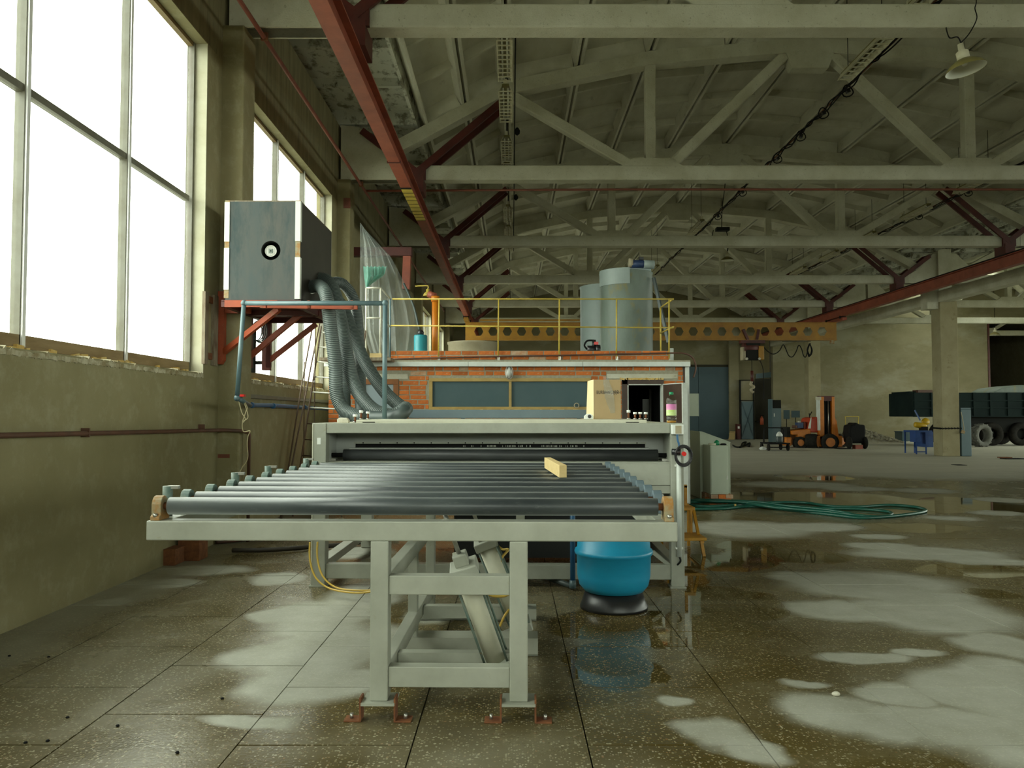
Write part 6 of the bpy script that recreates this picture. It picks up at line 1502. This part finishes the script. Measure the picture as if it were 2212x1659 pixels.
MB().box(lx_(1730), lx_(1744), yb0 + .2, yb0 + .8, lz(926), lz(919)).build('seat', M['pipe_brown'], fk, bevel=.03)
MB().box(lx_(1732), lx_(1744), yb0 + .15, yb0 + .5, lz(925), lz(913)).build('canister', M['motor_blue'], fk); MB().cyl((lx_(1738), yb0 + .3, lz(913)), (lx_(1738), yb0 + .3, lz(910)), .07, n=10).build('canister_cap', M['stone'], fk)
MB().box(lx_(1746), lx_(1750), yb0 + .2, yb0 + .9, lz(927), lz(911)).build('seat_back', M['red_steel'], fk)
MB().beam((lx_(1765), yb0 + .5, lz(905)), (lx_(1763), yb0 + .45, lz(893)), .03, .03).build('lever', M['black'], fk); MB().beam((lx_(1765), yb0 + .5, lz(898)), (lx_(1770), yb0 + .5, lz(889)), .03, .03).build('lever', M['black'], fk)
my = fY + .15
for a, b in ((1773, 1783), (1800, 1806)): MB().box(lx_(a), lx_(b), my, my + .3, lz(950), lz(857)).build('mast_rail', M['orange'], fk, bevel=.01)
MB().box(lx_(1771.5), lx_(1774), my - .02, my + .3, lz(930), lz(860)).build('mast_highlight', M['hut_white'], fk)  # pale strip that paints the highlight along the mast
MB().box(lx_(1768.5), lx_(1776), my - .05, my + .2, lz(864), lz(857)).build('mast_head', M['stone'], fk)
MB().box(lx_(1773), lx_(1806), my + .02, my + .28, lz(866), lz(855)).build('mast_crossbar', M['dark_red'], fk)
MB().box(lx_(1783), lx_(1800), my + .2, my + .26, lz(950), lz(866)).build('mast_shadow_plate', M['dark_mesh'], fk)
for px in (1787, 1794): MB().cyl((lx_(px), my + .12, lz(945)), (lx_(px), my + .12, lz(866)), .035, n=10).build('lift_chain', M['steel'] if px == 1794 else M['black'], fk)
MB().prism([(lx_(1806), lz(945)), (lx_(1816), lz(945)), (lx_(1812), lz(910)), (lx_(1806), lz(898))], lambda a, c, d: (a, d, c), my + .1, my + .5).build('mast_brace', M['orange'], fk)
MB().box(lx_(1762), lx_(1822), my + .0, my + .4, lz(965), lz(942)).build('front_axle_plate', M['orange'], fk, bevel=.02)
def wheel(px, py, rpx, Y, wd, parent, rot=0.0, rim='orange'):
    c = Vector((lx_(px, Y), Y, lz(py, Y))); R = rpx*Y/F
    Mx = Matrix.Rotation(rot, 3, 'Z') @ Matrix.Rotation(PI/2, 3, 'X')
    t = MB().lathe([(R*.55,-wd/2),(R*.9,-wd/2),(R,-wd*.3),(R,wd*.3),(R*.9,wd/2),(R*.55,wd/2)], c, 28, Mx, closed=True).build('tyre', M['tyre'], parent)
    MB().cyl(c + Mx @ Vector((0,0,wd*.34)), c + Mx @ Vector((0,0,-wd*.34)), R*.24, n=16).build('hub', M['dark_mesh'], t)
    MB().lathe([(R*.56,-wd*.42),(R*.5,-wd*.35),(R*.30,-wd*.25),(R*.001,-wd*.25)] , c, 20, Mx).build('rim', M[rim], t); MB().lathe([(R*.56,wd*.42),(R*.5,wd*.35),(R*.001,wd*.25)] , c, 20, Mx).build('rim', M[rim], t)
wheel(1726, 956, 13, fY + .4, .35, fk); wheel(1724, 956, 13, fY + 1.35, .35, fk)
wheel(1752, 953, 16, fY + .3, .45, fk, math.radians(60)); wheel(1791, 955, 18, fY - .05, .42, fk, math.radians(-12)); wheel(1784, 955, 18, fY + .55, .42, fk, math.radians(-12)); wheel(1812, 953, 15, fY + .9, .4, fk, math.radians(20))
# small dark machine with a yellow handle (road saw) right of the forklift
sq = G(1855, 970); sY = sq.y; ax = lambda px, Y=None: (px - CX)*(Y or sY)/F; az = lambda py, Y=None: P(CX, py, Y or sY).z
sa = thing('floor_saw', 'small black wheeled engine with a thin yellow handle, right of the forklift', 'machine', sq)
MB().prism([(ax(1838), az(957)), (ax(1868), az(957)), (ax(1872), az(935)), (ax(1871), az(918)), (ax(1860), az(917)), (ax(1850), az(912)), (ax(1846), az(917)), (ax(1838), az(919)), (ax(1836), az(935))], lambda a, c, d: (a, d, c), sY + .1, sY + .8).build('engine', M['black'], sa, bevel=.06)
for px in (1836, 1870): MB().lathe([(.001,-.06),(.14,-.06),(.22,-.05),(.25,-.02),(.25,.02),(.22,.05),(.14,.06),(.001,.06)], (ax(px), sY + .15, .25), 20, Matrix.Rotation(PI/2, 3, 'Y')).build('wheel', M['tyre'], sa)
hang([(ax(1842), sY + .7, az(925)), (ax(1841), sY + .7, az(903)), (ax(1842), sY + .7, az(900)), (ax(1868), sY + .7, az(900)), (ax(1870), sY + .7, az(903)), (ax(1868), sY + .7, az(925))], .018, 'handle', M['rail_yellow'], sa, False, sub=4)
MB().box(ax(1846), ax(1862), sY - .02, sY + .3, az(971), az(961)).build('front_block', M['red_steel'], sa); MB().cyl((ax(1838), sY + .15, .25), (ax(1868), sY + .15, .25), .03, n=8).build('axle', M['black'], sa)
mp_ = G(1825, 971); mat_ = thing('black_mat', 'flat dark plate on the floor between forklift and floor saw', 'plate', mp_); MB().box(ax(1810), ax(1836), sY - .2, sY + .5, .002, .03).build('plate', M['black'], mat_)
# rubble heap: geometry of many small stones on a mound
rh = thing('rubble_heap', 'low heap of pale rubble against the far wall', 'rubble', (15, 40, 0)); rh['kind'] = 'stuff'
mm = MB(); r = random.Random(9)
for (px0_, px1_, hpx) in ((1800, 1936, 30),):
    xA, xB = (px0_ - CX)*39.6/F, (px1_ - CX)*39.6/F; n = 30; nr = 8; grid = []
    for j in range(nr + 1):
        row = []
        for i in range(n + 1):
            u = i/n; v = j/nr; h = (hpx*39.6/F) * (math.sin(PI*v)**.8) * (max(0, 1 - abs(u - .42)/.62)**.8) * r.uniform(.85, 1.1); row.append((xA + (xB - xA)*u + r.uniform(-.03,.03), 38.6 + 2.4*v, max(.0, h)))
        grid.append(row)
    for j in range(nr):
        for i in range(n): mm.add([grid[j][i], grid[j][i+1], grid[j+1][i+1], grid[j+1][i]], [(0,1,2,3)])
    for k in range(900):
        i = r.randrange(n); j = r.randrange(1, nr); p = Vector(grid[j][i]) + Vector((r.uniform(-.08,.08), r.uniform(-.15,.15), .0)); s = r.uniform(.03, .12)
        mm.obox(p, (s, s*.8, s*.7), Matrix.Rotation(r.uniform(0,3), 3, 'Z') @ Matrix.Rotation(r.uniform(0,3), 3, 'X'))
mm.build('rubble', M['rubble'], rh)
# blue bench machine with a yellow motor, left of the near free-standing column
bq = G(1990, 981); bY = bq.y; ux = lambda px, Y=None: (px - CX)*(Y or bY)/F; uz = lambda py, Y=None: P(CX, py, Y or bY).z
bb = thing('blue_bench', 'bright blue cutting bench with a yellow motor beside the free-standing column', 'bench', bq)
for px in (1978, 1999):
    for y in (0, .8): MB().box(ux(px) - .02, ux(px) + .02, bY + y, bY + y + .04, 0, uz(932)).build('leg', M['blue_bench'], bb)
for z in (uz(977), uz(962)): MB().box(ux(1978), ux(1999), bY, bY + .03, z, z + .03).build('cross_bar', M['blue_bench'], bb)
MB().box(ux(1976), ux(2012), bY - .02, bY + .86, uz(934), uz(930)).build('bench_top', M['blue_bench'], bb)
MB().box(ux(1976), ux(1986), bY - .02, bY + .4, uz(955), uz(934)).build('switch_case', M['blue_bench'], bb); MB().box(ux(2001), ux(2016), bY + .05, bY + .8, uz(966), uz(933)).build('motor_case', M['blue_bench'], bb)
MB().lathe([(.001,-.2),(.08,-.2),(.1,-.16),(.1,.16),(.08,.2),(.001,.2)], (ux(1996), bY + .3, uz(919)), 18, Matrix.Rotation(PI/2 + .15, 3, 'Y')).build('yellow_motor', M['yellow_motor'], bb)
MB().lathe([(.001,-.04),(.13,-.04),(.13,.04),(.001,.04)], (ux(2008), bY + .3, uz(911)), 20, Matrix.Rotation(PI/2 - .3, 3, 'X')).build('blade_guard', M['yellow_motor'], bb)
MB().beam((ux(1996), bY + .3, uz(908)), (ux(1991), bY + .5, uz(886)), .03, .04).build('lever', M['blue_bench'], bb); MB().box(ux(1996), ux(2010), bY + .2, bY + .4, uz(930), uz(922)).build('motor_foot', M['black'], bb)
db = G(1963, 953); bxk = thing('dark_steel_box', 'dark steel box on the floor behind the blue bench', 'box', db); MB().box((1947-CX)*db.y/F, (1980-CX)*db.y/F, db.y, db.y + .8, .005, P(CX,933,db.y).z).build('box_shell', M['gate_blue'], bxk, bevel=.02); MB().box((1946-CX)*db.y/F, (1981-CX)*db.y/F, db.y - .02, db.y + .82, P(CX,933,db.y).z, P(CX,933,db.y).z + .03).build('box_lid', M['gate_blue'], bxk)
# chain round the column, blue steel cabinet post beside it, cable
cn = thing('column_chain', 'dark chain wound around the free-standing column', 'chain', (14.6, 26.8, P(CX,924,26.8).z))
zc2 = P(CX, 925, 26.8).z
for k in range(26):
    t = k/25
    p = Vector((14.345, 27.38, zc2)).lerp(Vector((14.345, 26.80, zc2 - .01)), t*2.0) if t < .5 else Vector((14.345, 26.795, zc2 - .01)).lerp(Vector((14.98, 26.795, zc2 + .0)), (t - .5)*2)
    MB().lathe([(.016,-.012),(.032,-.012),(.032,.012),(.016,.012)], p, 8, Matrix.Rotation(PI/2, 3, 'X') if k % 2 else Matrix.Identity(3), closed=True).build('link', M['dark_mesh'], cn)
sc2 = thing('blue_steel_box', 'tall narrow blue steel box standing against the free-standing column', 'box', (15.25, 26.9, 0))
MB().box((2075-CX)*26.8/F, (2097-CX)*26.8/F, 26.8, 27.3, .005, P(CX,884,26.8).z).build('box_body', M['door_blue'], sc2, bevel=.02); MB().box((2074.5-CX)*26.8/F, (2096-CX)*26.8/F, 26.79, 27.31, P(CX,884,26.8).z, P(CX,881,26.8).z).build('box_lid', M['door_blue'], sc2)
hang([P(2076,890,26.7), P(2079,905,26.7), P(2082,925,26.7), P(2081,931,26.7)], .014, 'cable', M['beige'], sc2, False); MB().obox(P(2080,933,26.72), (.12,.05,.1), Matrix.Rotation(.3,3,'Y')).build('cable_plug', M['rust_cast'], sc2)
# dump truck in the side aisle
tq_ = G(2120, 964); tY = 35.6; vx = lambda px, Y=tY: (px - CX)*Y/F; vz = lambda py, Y=tY: P(CX, py, Y).z
tk = thing('dump_truck', 'dark green dump truck with a rounded cab roof in the side aisle', 'truck', (vx(2130), tY, 0))
MB().box(vx(1972), vx(2260), tY, tY + 2.3, vz(900), vz(848)).build('tipper_body', M['truck_green'], tk, bevel=.03)
for k, px in enumerate((1974, 2010, 2050, 2101, 2137, 2175, 2210)): MB().box(vx(px), vx(px) + .12, tY - .06, tY, vz(900), vz(848)).build('body_rib', M['truck_green'], tk)
for py in (864, 880, 898): MB().box(vx(1972), vx(2260), tY - .05, tY, vz(py + 2.5), vz(py)).build('body_rail', M['truck_green'], tk)
MB().box(vx(1972), vx(2016), tY + .3, tY + 2.0, vz(848), vz(845)).build('tail_board', M['truck_green'], tk)
MB().box(vx(1986), vx(2030), tY + .1, tY + .6, vz(850), vz(842)).build('load_board', M['pipe_brown'], tk)
MB().box(vx(2060), vx(2260), tY + .5, tY + 1.8, vz(935), vz(900)).build('frame', M['dark_mesh'], tk)
MB().prism([(vx(2138,36), vz(850,36)), (vx(2260,36), vz(850,36)), (vx(2260,36), vz(834,36)), (vx(2200,36), vz(832,36)), (vx(2160,36), vz(837,36)), (vx(2146,36), vz(844,36))], lambda a, c, d: (a, d, c), tY + .2, tY + 2.1).build('tarpaulin', M['tank_grey'], tk, bevel=.05)
for px, py, rr in ((2150, 936, 25), (2215, 938, 25), (2080, 936, 25)):
    c = Vector((vx(px), tY + .4, .52)); MB().lathe([(.25,-.16),(.46,-.16),(.52,-.1),(.52,.1),(.46,.16),(.25,.16)], c, 28, Matrix.Rotation(PI/2,3,'X'), closed=True).build('wheel_tyre', M['tyre'], tk); MB().lathe([(.27,-.1),(.2,-.06),(.001,-.06)], c, 20, Matrix.Rotation(PI/2,3,'X')).build('wheel_rim', M['dark_mesh'], tk)
    c2_ = c + Vector((0,1.5,0)); MB().lathe([(.25,-.16),(.46,-.16),(.52,-.1),(.52,.1),(.46,.16),(.25,.16)], c2_, 20, Matrix.Rotation(PI/2,3,'X'), closed=True).build('wheel_tyre', M['tyre'], tk)
ty = thing('loose_tyre', 'dusty grey tractor tyre with lugs leaning in front of the truck', 'tyre', G(2118, 965)); tc_ = G(2118, 965); R = 25*34.4/F; cc = Vector(((2118-CX)*34.6/F, 34.6, R))
Mx = Matrix.Rotation(.35, 3, 'Z') @ Matrix.Rotation(PI/2, 3, 'X')
MB().lathe([(R*.58,-.13),(R*.85,-.17),(R*.95,-.15),(R*.96,.15),(R*.85,.17),(R*.58,.13)], cc, 36, Mx, closed=True).build('tyre_body', M['tyre_grey'], ty)
for k in range(26):
    a = 2*PI*k/26; p = cc + Mx @ Vector((R*.97*math.cos(a), R*.97*math.sin(a), .08 if k % 2 else -.08)); MB().obox(p, (.05, .07, .17), Mx @ Matrix.Rotation(a, 3, 'Z')).build('lug', M['tyre_grey'], ty)
for px, py, w_, lab in ((2190, 992, 40, 'dark flat steel sheet scrap on the floor near the blue steel box'), (2075, 1005, 20, 'small dark drain cover on the floor in front of the column')):
    q = G(px, py); k_ = q.y/F; t = thing('floor_plate', lab, 'plate', q); MB().box(q.x - w_*k_/2, q.x + w_*k_/2, q.y - .1, q.y + .25, q.z + .002, q.z + .03 if w_ > 30 else q.z + .01).build('plate', M['dark_mesh'], t)
    if w_ > 30: MB().box(q.x - w_*k_/2 - .05, q.x + w_*k_/2 - .3, q.y + .05, q.y + .3, q.z + .031, q.z + .06).build('strip', M['rust'], t)
